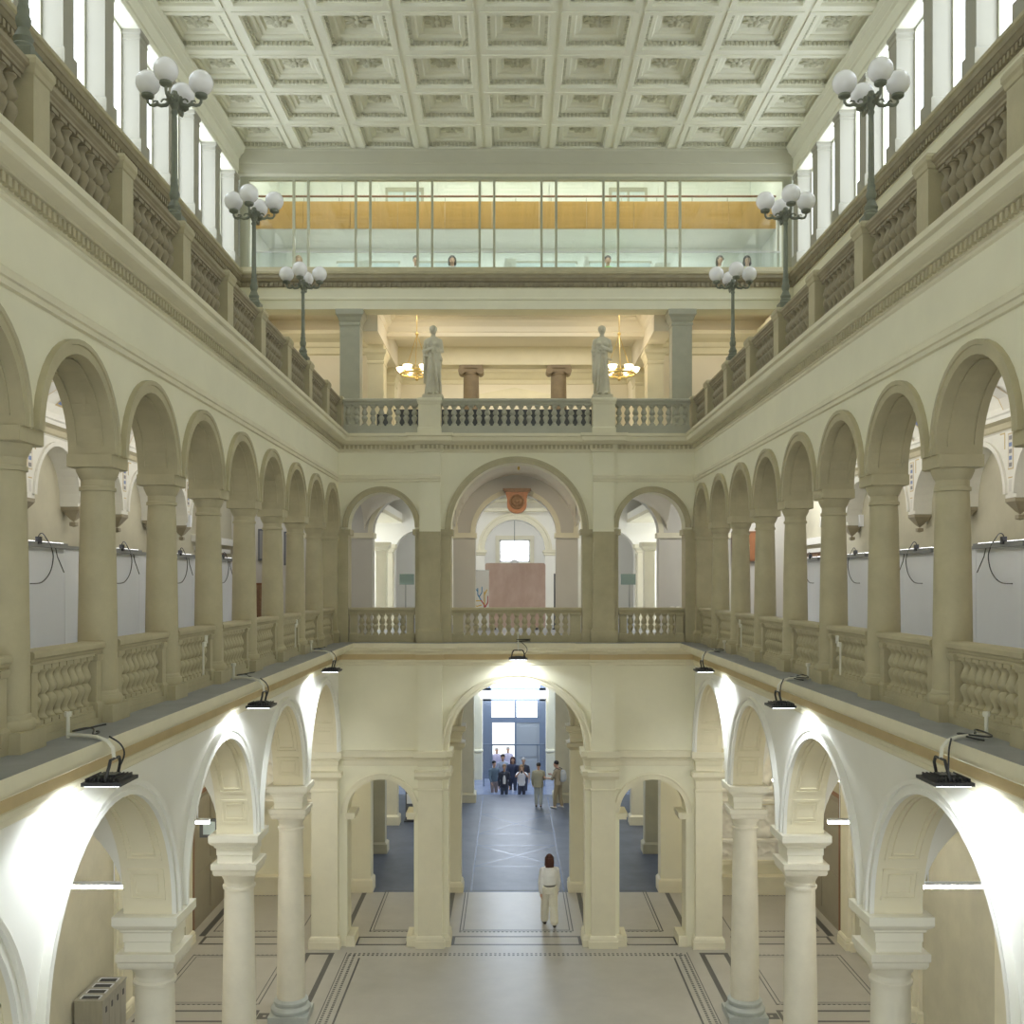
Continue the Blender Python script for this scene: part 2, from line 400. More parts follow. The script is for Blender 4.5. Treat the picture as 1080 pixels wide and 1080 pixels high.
struct(tr,'trim_3',[M['trim'],M['stone']],'dentilled cornice below the terrace balustrades')
# ---- back facade
w=MB(); T=TB()
w.archwall(T,-XF,XF,6.5,[(0,1.56,SP,1.60,0),(-3.1,.76,3.05,.76,0),(3.1,.76,3.05,.76,0)],.6,0,32)
w.archwall(T,-XF,XF,11.55,[(0,1.5,9.5,1.52,9.5),(-3.08,.76,9.55,.80,9.5),(3.08,.76,9.55,.80,9.5)],.5,0,32)
w.archivolt(T,0,SP,1.56,[(0,0),(0,-.05),(.06,-.05),(.065,-.035),(.12,-.035),(.125,-.08),(.17,-.08),(.175,0)],36,1,rz=1.60)
for sx in (-1,1): w.archivolt(T,sx*3.1,3.05,.76,[(0,0),(0,-.045),(.09,-.045),(.095,-.06),(.13,-.06),(.13,0)],24,1)
w.archivolt(T,0,9.5,1.5,[(0,0),(0,-.05),(.08,-.05),(.085,-.065),(.14,-.065),(.14,0)],36,2,rz=1.52)
for sx in (-1,1): w.archivolt(T,sx*3.08,9.55,.76,UPV,24,2,rz=.80)
for a,b in ((-XF,-3.843),(-2.317,-1.497),(1.497,2.317),(3.843,XF)): w.box(a,b,D-.004,D+.504,ZL,9.495,2)
for sx in (-1,1):
    c=(sx*1.97,D)
    # gallery pilaster, stone below the springing and plaster above
    a,b=sorted((sx*1.73,sx*2.21))
    w.box(a,b,D-.10,D+.01,ZL,9.45,2); w.box(a,b,D-.10,D+.01,9.45,11.3,0)
    w.rects([(.05,ZL),(.05,ZL+.26),(.02,ZL+.30),(0,ZL+.32)],(sx*1.97,D-.02),.24,.08,2)
    for z0,z1,o in ((9.38,9.43,.03),(9.43,9.503,.05)):
        w.box(min(sx*1.45,sx*1.73),max(sx*1.45,sx*1.73),D-o,D+.51,z0,z1,2)
        w.box(min(sx*2.21,sx*2.37),max(sx*2.21,sx*2.37),D-o,D+.51,z0,z1,2)
        w.box(min(sx*3.79,sx*XF),max(sx*3.79,sx*XF),D-o,D+.51,z0,z1,2)
    w.box(min(sx*1.73,sx*1.48),max(sx*1.73,sx*1.48),D-.03,D+.1,ZL,ZL+.28,2)
    # pilaster below
    a,b=sorted((sx*1.69,sx*2.24)); w.box(a,b,D-.12,D+.01,0,6.45,0)
    w.box(a,b,D-.122,D-.12,.27,3.9,1)
    p=mir([(-2.36,D+.5),(-2.36,D),(-2.24,D),(-2.24,D-.12),(-1.69,D-.12),(-1.69,D),(-1.56,D),(-1.56,D+.62)],sx)
    w.sweep(p,[(0,3.55),(.015,3.56),(.015,3.60),(0,3.61)],1)
    w.sweep(p,[(.06,-.001),(.06,.16),(.05,.17),(.05,.22),(.02,.27),(0,.28)],1)
    q=mir([(-2.33,D),(-2.24,D),(-2.24,D-.12),(-1.69,D-.12),(-1.69,D),(-1.56,D),(-1.56,D+.62)],sx)
    w.sweep(q,[(0,3.80),(.03,3.84),(.08,3.90),(.08,4.0),(.02,4.02),(0,4.03)],1)
    p=mir([(-XF+.1,D),(-2.24,D),(-2.24,D-.12),(-1.69,D-.12),(-1.69,D),(-1.56,D),(-1.56,D+.62)],sx)
    w.sweep(p,[(0,4.12),(.012,4.13),(.012,4.25),(.05,4.27),(.05,4.29),(.10,4.33),(.10,SP),(0,SP+.01)],1)
    # small impost blocks of the side arches
    for xa,xb in ((3.86,3.72),(2.34,2.48)):
        a,b=sorted((sx*xa,sx*xb))
        w.box(a-.02,b+.02,D-.04,D+.62,2.90,2.96,1); w.box(a-.04,b+.04,D-.06,D+.64,2.96,3.05,1)
        w.box(a-.03,b+.03,D-.03,D+.63,0,.24,1)
struct(w,'wall_back',[M['wall'],M['trim'],M['stone']],'cream back wall of the hall with three arches on each floor')
# ---- upper entablature, walls with windows, ceiling
en=MB(); EP=[(-XW,Y0),(-XW,D2),(XW,D2),(XW,Y0)]
en.sweep(EP,[(0,15.27),(.01,15.28),(.01,15.50),(.04,15.52),(.04,15.57),(.02,15.58),(.02,15.80),(.05,15.82)],0)
en.sweep(EP,[(.0,15.82),(.05,15.821),(.05,15.95),(.10,15.97),(.14,16.03),(.16,16.04),(.16,16.12),(.19,16.14),(.19,16.20),(.06,16.34),(0,16.345)],1,[1,1,1,1,1,1,2,2,2,2,2])
for sg in (-1,1):
    y=Y0
    while y<D2-.1:
        a,b=sorted((sg*(XW-.05),sg*(XW-.105))); en.box(a,b,y,y+.07,15.84,15.94,1); y+=.125
x=-XW+.1
while x<XW-.1: en.box(x,x+.07,D2-.105,D2-.05,15.84,15.94,1); x+=.125
en.box(-XW,XW,D2,D2+.55,15.27,16.34,0)
struct(en,'trim_4',[M['wall'],M['stoned'],M['stone']],'broad dentilled entablature under the high windows')
PY=[D2-.33-1.71*k for k in range(18)]
for sg in (-1,1):
    w=MB()
    a,b=sorted((sg*XW,sg*(XW+.55)))
    w.box(a,b,Y0,D2+.02,ZT,15.9,0); w.box(a,b,Y0,D2+.02,15.9,16.34,0)
    w.box(a,b,Y0,D2+.02,18.70,20.2,1)
    for y in PY:
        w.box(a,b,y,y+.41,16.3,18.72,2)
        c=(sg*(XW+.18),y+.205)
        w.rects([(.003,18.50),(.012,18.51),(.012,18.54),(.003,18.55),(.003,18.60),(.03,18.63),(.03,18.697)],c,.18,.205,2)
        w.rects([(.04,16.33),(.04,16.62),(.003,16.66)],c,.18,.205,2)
    struct(w,'wall_'+SIDE[sg],[M['wall'],M['ceil'],M['reveal']],'upper wall on the %s with a row of tall windows'%SIDE[sg])
wn=0
for sg in (-1,1):
    for k in range(1,18):
        y0=PY[k]+.41; y1=PY[k-1]; wn+=1
        f=MB(); X=XW+.33
        for (p,q,z0,z1) in ((y0,y0+.05,16.34,18.7),(y1-.05,y1,16.34,18.7),(y0+.05,y1-.05,16.34,16.40),(y0+.05,y1-.05,18.66,18.69)):
            a,b=sorted((sg*X,sg*(X+.06))); f.box(a,b,p,q,z0,z1,0)
        o=f.build('window_%d'%wn,M['mull']); o['kind']='structure'
        g=MB(); a,b=sorted((sg*(X+.02),sg*(X+.04))); g.box(a,b,y0+.05,y1-.05,16.40,18.64,0); g.build('pane',M['pane'],o)
# coffered ceiling
ce=MB(); HX,HY=1.61,1.69; ZC=19.39; BX,BY=.17,.165
def ring4(x0,x1,y0,y1,z,ins,z2,m=0):
    a=[(x0,y0,z),(x1,y0,z),(x1,y1,z),(x0,y1,z)]; b=[(x0+ins,y0+ins,z2),(x1-ins,y0+ins,z2),(x1-ins,y1-ins,z2),(x0+ins,y1-ins,z2)]
    ce.add(a+b,[(0,1,5,4),(1,2,6,5),(2,3,7,6),(3,0,4,7)],m); return x0+ins,x1-ins,y0+ins,y1-ins,z2
ros=MB()
ros.ball((0,0,0),(.07,.07,.05),10,6,0)
for k in range(8):
    a=2*PI*k/8; ros.ball((.13*math.cos(a),.13*math.sin(a),.02),(.085,.05,.035),8,5,0,rot=Euler((0,0,a)))
for k in range(8):
    a=2*PI*(k+.5)/8; ros.ball((.20*math.cos(a),.20*math.sin(a),.04),(.10,.06,.03),8,5,0,rot=Euler((0,0,a)))
rosme=ros.mesh('rosette',[M['ceild']])
rosp=[]
for r in range(18):
    for i in range(9):
        x0=HX*(i-4.5); y1=D2+.18-HY*r; y0=y1-HY; x1=x0+HX
        # rib face round the opening with a slight sunk band along the rib
        q=(x0,x1,y0,y1,ZC)
        q=ring4(*q,.06,ZC); q=ring4(*q,.0,ZC-.025); q=ring4(*q,BX-.06,ZC-.025)
        X0,X1,Y0_,Y1_,Z=q
        q=ring4(*q,.0,ZC+.04); q=ring4(*q,.03,ZC+.05); q=ring4(*q,.0,ZC+.13); q=ring4(*q,.15,ZC+.14)
        q=ring4(*q,.03,ZC+.17); q=ring4(*q,.0,ZC+.20); q=ring4(*q,.09,ZC+.21); q=ring4(*q,.04,ZC+.26)
        ce.quad((q[0],q[2],q[4]),(q[1],q[2],q[4]),(q[1],q[3],q[4]),(q[0],q[3],q[4]))
        if r<7:
            n=13; a0=X0+.03; a1=X1-.03; b0=Y0_+.03; b1=Y1_-.03
            for k in range(n):
                t=(k+.5)/n; x=a0+(a1-a0)*t; y=b0+(b1-b0)*t; h=.028
                ce.box(x-h,x+h,b1-.055,b1,ZC+.052,ZC+.125,1)
                ce.box(x-h,x+h,b0,b0+.055,ZC+.052,ZC+.125,1)
                ce.box(a0,a0+.055,y-h,y+h,ZC+.052,ZC+.125,1); ce.box(a1-.055,a1,y-h,y+h,ZC+.052,ZC+.125,1)
        if r<7: rosp.append(((x0+x1)/2,(y0+y1)/2,ZC+.20))
ce.box(-7.9,7.9,Y0,D2+.6,20.0,20.3,0)
ceil=struct(ce,'ceiling',[M['ceil'],M['ceild']],'cream coffered ceiling with a rosette in every coffer')
for p in rosp: put(rosme,'rosette',ceil,p)
cc=MB()
for pth in ([(-XW,Y0),(-XW,D2)],[(XW,D2),(XW,Y0)]): cc.sweep(pth,[(0,18.69),(.02,18.70),(.02,18.80),(.05,18.82),(.05,19.10),(.09,19.14),(.09,19.17),(.18,19.27),(.18,19.30),(.22,19.36),(.22,19.42),(-.3,19.45)],0)
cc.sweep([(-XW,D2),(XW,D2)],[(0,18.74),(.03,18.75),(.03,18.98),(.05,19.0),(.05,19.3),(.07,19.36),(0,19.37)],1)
cc.box(-XW,XW,D2+.0,D2+.55,18.74,20.1,0)
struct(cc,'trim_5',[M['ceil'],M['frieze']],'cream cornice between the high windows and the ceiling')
# ---- outer walls of the gallery: lunettes, corbels, cornice and painted vault
for sg in (-1,1):
    w=MB()
    a,b=sorted((sg*XO,sg*(XO+.4))); w.box(a,b,Y0,30.5,ZL,11.6,0)
    for q in ((D+.6,28.4,9.25,9.42,.14),(25.0,27.9,9.05,9.15,.10)):
        a2,b2=sorted((sg*(XO-q[4]),sg*XO)); w.box(a2,b2,q[0],q[1],q[2],q[3],1)
    T=lambda u,z,t,sg=sg:(sg*(XO-.30+t),u,z)
    arcs=[(col_y(j)-S/2-.62,.80,9.62,.82,9.55) for j in range(-1,10)]
    w.archwall(T,col_y(10),D+.2,10.62,arcs,.30,1,18)
    for u,_,zs,rz,_ in arcs:
        w.archivolt(T,u,zs,.80,[(0,0),(0,-.04),(.07,-.04),(.07,0)],18,1,rz=.82)
    xa=sg*(XO-.30)
    def fr(y,z,dy,dz,m,o=.004):
        p,q=sorted((xa,xa-sg*o)); w.box(p,q,y-dy,y+dy,z-dz,z+dz,m)
    for j in range(0,10):
        y=col_y(j)-.62
        cb=sg*(XO-.16)
        w.rects([(-.15,9.22),(-.10,9.24),(-.10,9.30),(-.15,9.31),(-.10,9.36),(0,9.50),(.0,9.555)],(cb,y),.15,.16,8)
        fr(y,10.25,.085,.27,3); fr(y,10.25,.07,.255,4,.006)
        for k in range(5): fr(y,10.05+.1*k,.045,.03,5 if k%2 else 6,.008)
        for s in (-1,1):
            fr(y+s*.19,10.42,.012,.12,3); fr(y+s*.26,10.54,.08,.010,3)
        fr(y,9.86,.075,.008,3); fr(y,9.74,.05,.09,4,.003)
    w.sweep([(sg*(XO-.30),Y0),(sg*(XO-.30),D+.2)] if sg<0 else [(sg*(XO-.30),D+.2),(sg*(XO-.30),Y0)],
            [(0,10.56),(.03,10.58),(.06,10.60),(.06,10.68),(.14,10.72),(.14,10.78),(.17,10.80),(.17,10.84),(0,10.86)],1,[1,2,2,2,7,1,1,1])
    # vault with painted bands
    n=16; XA,XB=XF+.42,XO-.30; xc=(XA+XB)/2; rx=(XB-XA)/2
    def vp(t): a=PI*t; return (sg*(xc-rx*math.cos(a)), 10.82+.62*math.sin(a))
    for i in range(n):
        (xa_,za),(xb_,zb)=vp(i/n),vp((i+1)/n)
        w.add([(xa_,Y0,za),(xb_,Y0,zb),(xb_,D+.2,zb),(xa_,D+.2,za)],[(0,1,2,3)],7,True)
    def vs(t0,t1,y0,y1,m,o=.006,k=8):
        for i in range(k):
            ta=t0+(t1-t0)*i/k; tb=t0+(t1-t0)*(i+1)/k
            (xa_,za),(xb_,zb)=vp(ta),vp(tb)
            w.add([(xa_,y0,za-o),(xb_,y0,zb-o),(xb_,y1,zb-o),(xa_,y1,za-o)],[(0,1,2,3)],m)
    for j in range(1,10):
        y=col_y(j)-.62
        for s in (-1,1): vs(.0,1,y+s*.17-.012,y+s*.17+.012,3)
        vs(0,1,y-.155,y+.155,4,.004)
        for k in range(9): vs(.08+.1*k,.125+.1*k,y-.08,y+.08,6,.008,1); vs(.085+.1*k,.12+.1*k,y-.045,y+.045,4,.010,1)
        ym=y+S/2
        for t0,t1 in ((.72,.88),(.12,.28)):
            vs(t0,t1,ym-.33,ym+.33,3,.006,3); vs(t0+.012,t1-.012,ym-.29,ym+.29,5,.009,3)
        vs(.40,.60,ym-.42,ym+.42,3,.006,3); vs(.41,.59,ym-.39,ym+.39,4,.009,3); vs(.47,.53,ym-.1,ym+.1,6,.012,2)
        for t0 in (.32,.66): vs(t0,t0+.02,y+.17,y+S-.17,3,.006,1)
    struct(w,'wall_'+SIDE[sg],[M['beige'],M['vault'],M['stone'],M['gold'],M['pbg'],M['blue'],M['pgrey'],M['vault'],M['stoned']],'gallery wall on the %s with blind arches under a painted vault'%SIDE[sg])
# ---- aisles below: outer walls, groin vaults, end walls
for sg in (-1,1):
    w=MB()
    a,b=sorted((sg*XO,sg*(XO+.4)))
    w.box(a,b,Y0,24.9,0,6.5,0); w.box(a,b,28.1,29,0,6.5,0); w.box(a,b,24.9,28.1,3.3,6.5,0)
    for j in (0,2,4,6,8):
        y=col_y(j); c=(sg*(XO-.02),y)
        w.rects([(.06,0),(.06,.16),(.05,.17),(.05,.22),(.02,.27),(0,.28),(0,3.95),(.02,3.96),(.02,4.0),(0,4.01),(0,4.2),(.08,4.3),(.08,SP),(0,SP)],c,.12,.26,1)
        w.rects([(.05,0),(.05,.2),(.0,.24),(0,4.2),(.06,4.3),(.06,SP)],(sg*(XO-.0),y),.06,.36,1)
    struct(w,'wall_'+SIDE[sg],[M['beige'],M['trim']],'beige outer wall of the ground floor aisle on the %s'%SIDE[sg])
    v=MB(); XA,XB=XF+.56,XO; xc=(XA+XB)/2; rx=(XB-XA)/2
    ends=[]
    for j in (1,3,5,7,9,-1):
        yc=col_y(j); n=36; ry=1.73
        if j==-1: yc=(D+.6+28.43)/2; ry=1.80
        g=[]
        for i in range(n+1):
            for k in range(n+1):
                x=xc-(rx+.012)*math.cos(PI*i/n); y=yc-ry*math.cos(PI*k/n)
                g.append((sg*x,y,SP+.01+1.72*max(math.sin(PI*i/n),math.sin(PI*k/n))))
        q=lambda i,k: i*(n+1)+k
        fs=[]
        for i in range(n):
            for k in range(n):
                if i==k: fs += [(q(i,k),q(i+1,k),q(i+1,k+1)),(q(i,k),q(i+1,k+1),q(i,k+1))]
                elif i+k==n-1: fs += [(q(i,k),q(i+1,k),q(i,k+1)),(q(i+1,k),q(i+1,k+1),q(i,k+1))]
                else: fs.append((q(i,k),q(i+1,k),q(i+1,k+1),q(i,k+1)))
        v.add(g,fs,0,True)
        ends.append((yc-ry,yc+ry))
    ends.sort()
    for (p,q) in zip(ends[:-1],ends[1:]):
        for i in range(n):
            xa_,xb_=[sg*(xc-(rx+.012)*math.cos(PI*t/n)) for t in (i,i+1)]; za,zb=[SP+.01+1.72*math.sin(PI*t/n) for t in (i,i+1)]
            v.add([(xa_,p[1],za),(xb_,p[1],zb),(xb_,q[0],zb),(xa_,q[0],za)],[(0,1,2,3)],0,True)
    struct(v,'ceiling',[M['wallw']],'white groin vaults over the ground floor aisle on the %s'%SIDE[sg])
    # dark door in the outer wall beyond the back facade
    d=MB(); a,b=sorted((sg*(XO+.06),sg*(XO+.14))); d.box(a,b,25.0,28.0,0,3.2,0)
    for (p,q) in ((25.12,26.42),(26.58,27.88)):
        for (z0,z1) in ((.2,1.3),(1.45,3.05)):
            a2,b2=sorted((sg*(XO+.04),sg*(XO+.06))); d.box(a2,b2,p,q,z0,z1,0)
    a,b=sorted((sg*(XO-.02),sg*(XO+.14)))
    for (p,q,z0,z1) in ((24.9,25.0,0,3.3),(28.0,28.1,0,3.3),(25.0,28.0,3.2,3.3)): d.box(a,b,p,q,z0,z1,1)
    struct(d,'door_%d'%(1 if sg<0 else 2),[M['taupe'],M['wood']],'taupe double door in the aisle on the %s'%SIDE[sg])
# ---- second wall behind the back facade, both floors
w=MB(); T2=TB(28.43)
w.archwall(T2,-XO,XO,6.5,[(0,1.46,SP,1.5,0),(-3.04,.84,3.4,.84,0),(3.04,.84,3.4,.84,0)],.5,0,24)
w.archivolt(T2,0,SP,1.46,LOWV,24,1,rz=1.5)
for sx in (-1,1):
    p=mir([(-2.20,28.93),(-2.20,28.43),(-1.46,28.43),(-1.46,28.95)],sx)
    w.sweep(p,[(.06,-.001),(.06,.16),(.05,.17),(.05,.22),(.02,.27),(0,.28)],1)
    w.sweep(p,[(0,3.80),(.03,3.84),(.10,3.90),(.10,4.0),(.02,4.02),(0,4.03)],1)
    w.sweep(p,[(0,4.12),(.012,4.13),(.012,4.25),(.05,4.27),(.05,4.29),(.12,4.33),(.12,SP),(0,SP+.01)],1)
    p=mir([(-XO,28.43),(-3.88,28.43),(-3.88,28.95)],sx)
    w.sweep(p,[(.06,-.001),(.06,.3),(.05,.32),(.0,.36)],1)
    # bench plinth and ledge under the relief at the end of the aisle
    a,b=sorted((sx*4.7,sx*7.5)); w.box(a,b,28.18,28.45,0,.42,1); w.box(a,b,28.15,28.45,.42,.48,1)
    w.box(a,b,28.33,28.45,2.35,2.45,1)
T3=TB(28.43)
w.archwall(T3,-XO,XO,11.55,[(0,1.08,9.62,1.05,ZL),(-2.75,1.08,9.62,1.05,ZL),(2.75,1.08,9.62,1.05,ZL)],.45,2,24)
for x in (-2.75,0,2.75): w.archivolt(T3,x,9.62,1.08,[(0,0),(0,-.03),(.13,-.03),(.13,0)],24,1,rz=1.05)
for x in (-4.9,-1.375,1.375,4.9):
    h=.30 if abs(x)<2 else 1.08
    w.box(x-h-.03,x+h+.03,28.39,28.92,9.48,9.62,1)
struct(w,'wall_back',[M['wall'],M['trim'],M['pierg']],'second arched wall behind the back facade')
v=MB()
for (z0,zr,n) in ((9.55,1.75,30),):
    # groin vault between the two upper walls
    for i0,x0,x1 in ((0,-XF,-1.6),(1,-1.6,1.6),(2,1.6,XF)):
        xc=(x0+x1)/2; rx=(x1-x0)/2; g=[]; R=1.62 if i0==1 else 1.0
        for i in range(n+1):
            for k in range(n+1):
                yc=(D+.48+28.45)/2; ry=(28.45-D-.48)/2
                x=xc-rx*math.cos(PI*i/n); y=yc-ry*math.cos(PI*k/n)
                g.append((x,y,z0+R*max(math.sin(PI*i/n),math.sin(PI*k/n))))
        v.add(g,[(i*(n+1)+k,(i+1)*(n+1)+k,(i+1)*(n+1)+k+1,i*(n+1)+k+1) for i in range(n) for k in range(n)],0,True)
struct(v,'ceiling',[M['warm']],'groin vault behind the gallery arches')
# ---- entrance hall beyond, ground floor
w=MB()
for sg in (-1,1):
    a,b=sorted((sg*6.2,sg*6.5)); w.box(a,b,28.9,47,-1.3,6.5,0)
    x0,x1=(-2.12,-1.52) if sg<0 else (1.55,2.2)
    w.box(x0,x1,40,40.7,0,6.4,2); w.rects([(.08,0),(.08,.3),(0,.36)],((x0+x1)/2,40.35),(x1-x0)/2,.35,2)
    for (xa,xb,yy,m) in ((3.98,4.62,32.5,2),(4.0,4.42,36.3,1),(4.75,5.1,36.4,1)):
        a,b=sorted((sg*xa,sg*xb)); w.box(a,b,yy,yy+.45,0,6.4,m); w.rects([(.07,0),(.07,.28),(0,.34)],((a+b)/2,yy+.22),(b-a)/2,.22,m)
    a,b=sorted((sg*4.9,sg*6.2)); w.box(a,b,30.5,31.2,0,6.4,1)
w.box(-6.5,6.5,28.9,47.2,6.3,6.5,0)
# door wall, pierced by the doorway
w.box(-6.5,-1.36,46,46.4,-1.3,6.4,1); w.box(1.42,6.5,46,46.4,-1.3,6.4,1); w.box(-1.36,1.42,46,46.4,4.25,6.4,1)
for sg in (-1,1):
    x0,x1=(-1.92,-1.42) if sg<0 else (1.48,1.98)
    w.box(x0,x1,45.75,46.0,-.6,6.2,1); w.rects([(.07,-.6),(.07,.9),(.03,.95),(.10,1.0),(.10,1.06),(0,1.1)],((x0+x1)/2,45.87),(x1-x0)/2,.12,1)
struct(w,'wall_back',[M['wallw'],M['trim'],M['beige']],'walls and piers of the entrance hall behind the arches')
# entrance door
d=MB(); X0,X1=-1.34,1.40
def fb(x0,x1,z0,z1,y0=45.95,y1=46.08,m=0): d.box(x0,x1,y0,y1,z0,z1,m)
fb(X0,-.98,-.62,4.25); fb(1.12,X1,-.62,4.25); fb(X0,X1,3.62,3.72); fb(X0,X1,3.16,3.28)
fb(-.98,1.12,2.22,2.46); fb(.04,.14,2.46,3.16); fb(-.98,-.95,2.46,3.16); fb(1.02,1.12,2.46,3.16)
fb(-.35,-.32,3.72,4.25); fb(.42,.45,3.72,4.25); fb(-.98,-.92,-.62,2.22); fb(.04,.12,-.62,2.22)
fb(X0,X1,4.18,4.25)
dr=struct(d,'door_3',[M['frame']],'tall blue grey entrance door standing open to the daylight')
p=MB(); p.box(.12,1.12,45.97,46.03,-.60,2.22); 
for z0,z1 in ((-.45,.6),(.75,2.05)): p.box(.25,1.0,45.94,45.97,z0,z1)
p.build('door_leaf',M['doorp'],dr)
p=MB(); p.box(-1.34,1.36,45.6,45.95,3.30,3.60); p.build('light_canopy',M['panef'],dr)
p=MB()
for a,b,z0,z1 in ((-.95,.04,2.46,3.16),(.14,1.02,2.46,3.16),(-.98,1.12,3.72,4.18)): p.box(a,b,46.02,46.03,z0,z1)
p.build('pane',M['panef'],dr)
# glass vestibule in front of the door
g=MB()
for x in (-1.25,-.9,1.0,1.30): g.box(x-.02,x+.02,44.2,44.24,-.6,1.55)
g.box(-1.27,1.32,44.2,44.24,1.5,1.56); g.box(-1.25,1.30,44.2,44.22,-.58,-.53)
v=thing('glass_screen','glass screen with grey metal frame in front of the entrance door','glass screen',(0,44.2,-.6))
o=g.build('screen_frame',M['frame'],v); o.location=(0,-44.2,.6)
for xa,xb in ((-1.23,-.92),(1.02,1.28)):
    g=MB(); g.box(xa,xb,44.21,44.22,-.53,1.5); o=g.build('screen_pane',M['glass'],v); o.location=(0,-44.2,.6)
# bright forecourt outside the door
g=MB(); g.box(-8,8,47.5,62,-1.0,-.6); struct(g,'floor',[M['mosw']],'pale forecourt outside the entrance door')
# ---- rooms beyond the gallery arches
w=MB(); T4=TB(34.0)
w.archwall(T4,-7.6,7.6,11.55,[(0,.97,9.33,.97,ZL),(-3.1,.75,9.2,.75,ZL),(3.1,.75,9.2,.75,ZL)],.5,0,24)
w.archivolt(T4,0,9.33,.97,[(0,0),(0,-.05),(.14,-.05),(.16,-.08),(.22,-.08),(.22,0)],24,1)
for sx in (-1,1):
    p=mir([(-1.5,34.0),(-.97,34.0),(-.97,34.5)],sx); w.sweep(p,[(0,9.15),(.03,9.17),(.03,9.22),(.07,9.26),(.07,9.33),(0,9.34)],1)
    for xa in (2.25,3.95):
        a,b=sorted((sx*xa,sx*(xa+.25))); w.box(a,b,33.7,34.0,ZL,9.1,1); w.rects([(0,9.0),(.08,9.1),(.08,9.22)],((a+b)/2,33.85),.13,.15,1)
    for yy in (30.6,32.2):
        a,b=sorted((sx*3.72,sx*4.02)); w.box(a,b,yy,yy+.35,ZL,9.35,1); w.rects([(0,9.2),(.03,9.22),(.03,9.26),(.1,9.34),(.1,9.45)],((a+b)/2,yy+.17),.15,.17,1)
        w.rects([(.05,ZL),(.05,ZL+.2),(0,ZL+.24)],((a+b)/2,yy+.17),.15,.17,1)
    a,b=sorted((sx*6.3,sx*6.6)); w.box(a,b,28.9,40,ZL,11.5,0)
    a,b=sorted((sx*3.6,sx*6.5)); w.box(a,b,28.9,34,10.3,10.5,0); w.box(a,b,28.9,34,10.2,10.3,1)
w.box(-3.6,3.6,29.6,34.0,11.1,11.2,0); w.box(-2.2,2.2,33.7,34,10.55,10.65,1); w.box(-2.2,2.2,33.8,34,10.85,10.95,1)
# far wall with window opening
w.box(-7.6,-.55,40,40.4,ZL,11.5,0); w.box(.60,7.6,40,40.4,ZL,11.5,0); w.box(-.55,.60,40,40.4,9.9,11.5,0); w.box(-.55,.6,40,40.4,ZL,9.05,0)
for a,b,z0,z1 in ((-.7,-.55,9.0,9.9),(.60,.75,9.0,9.9),(-.7,.75,9.9,10.05),(-.75,.8,8.9,9.0)): w.box(a,b,39.94,39.998,z0,z1,1)
struct(w,'wall_back',[M['wallw'],M['trim']],'white walls of the upper hall beyond the gallery arches')
wn+=1; f=MB()
for a,b,z0,z1 in ((-.55,-.49,9.05,9.9),(.54,.60,9.05,9.9),(-.55,.6,9.05,9.1),(-.55,.6,9.84,9.9),(-.49,.54,9.28,9.33)): f.box(a,b,40.02,40.1,z0,z1)
o=f.build('window_%d'%wn,M['white']); o['kind']='structure'
g=MB(); g.box(-.49,.54,40.06,40.07,9.1,9.84); g.build('pane',M['panef'],o)
for sg in (-1,1):
    for yy in (29.6,31.3,32.9):
        wn+=1; f=MB(); x=sg*6.28
        for p,q,z0,z1 in ((yy,yy+.06,7.6,9.9),(yy+.84,yy+.9,7.6,9.9),(yy,yy+.9,7.6,7.66),(yy,yy+.9,9.84,9.9),(yy+.06,yy+.84,8.9,8.95)):
            a,b=sorted((x,x-sg*.05)); f.box(a,b,p,q,z0,z1)
        o=f.build('window_%d'%wn,M['white']); o['kind']='structure'
        g=MB(); a,b=sorted((x-sg*.01,x-sg*.02)); g.box(a,b,yy+.06,yy+.84,7.66,9.84); g.build('pane',M['panef'],o)

# ---- near end of the hall, unseen behind the camera; open arches added for sky fill
w=MB(); T=TB(Y0-.5)
w.archwall(T,-XO,XO,6.5,[(0,1.56,SP,1.56,0),(-3.0,1.0,4.4,1.0,0),(3.0,1.0,4.4,1.0,0),(-5.9,1.2,4.2,1.2,0),(5.9,1.2,4.2,1.2,0)],.5,0,24)
w.archwall(T,-XO,XO,20.3,[(0,1.5,9.5,1.5,ZL),(-3.0,1.0,9.5,1.0,ZL),(3.0,1.0,9.5,1.0,ZL),(-5.9,1.2,9.3,1.2,ZL),(5.9,1.2,9.3,1.2,ZL)],.5,0,24)
struct(w,'wall_front',[M['wall']],'near end wall of the hall with arches added to let sky light in')
# ---- brown doors in the outer gallery walls beyond the back facade
for sg in (-1,1):
    d=MB(); a,b=sorted((sg*(XO-.05),sg*XO)); d.box(a,b,25.2,27.7,ZL,9.05,0)
    for (p,q) in ((25.3,26.4),(26.5,27.6)):
        for z0,z1 in ((ZL+.15,ZL+1.2),(ZL+1.3,9.0)):
            a2,b2=sorted((sg*(XO-.07),sg*(XO-.05))); d.box(a2,b2,p,q,z0,z1,1)
    struct(d,'door_%d'%(4 if sg<0 else 5),[M['wood'],M['terrad']],'brown double door at the end of the %s gallery'%SIDE[sg])
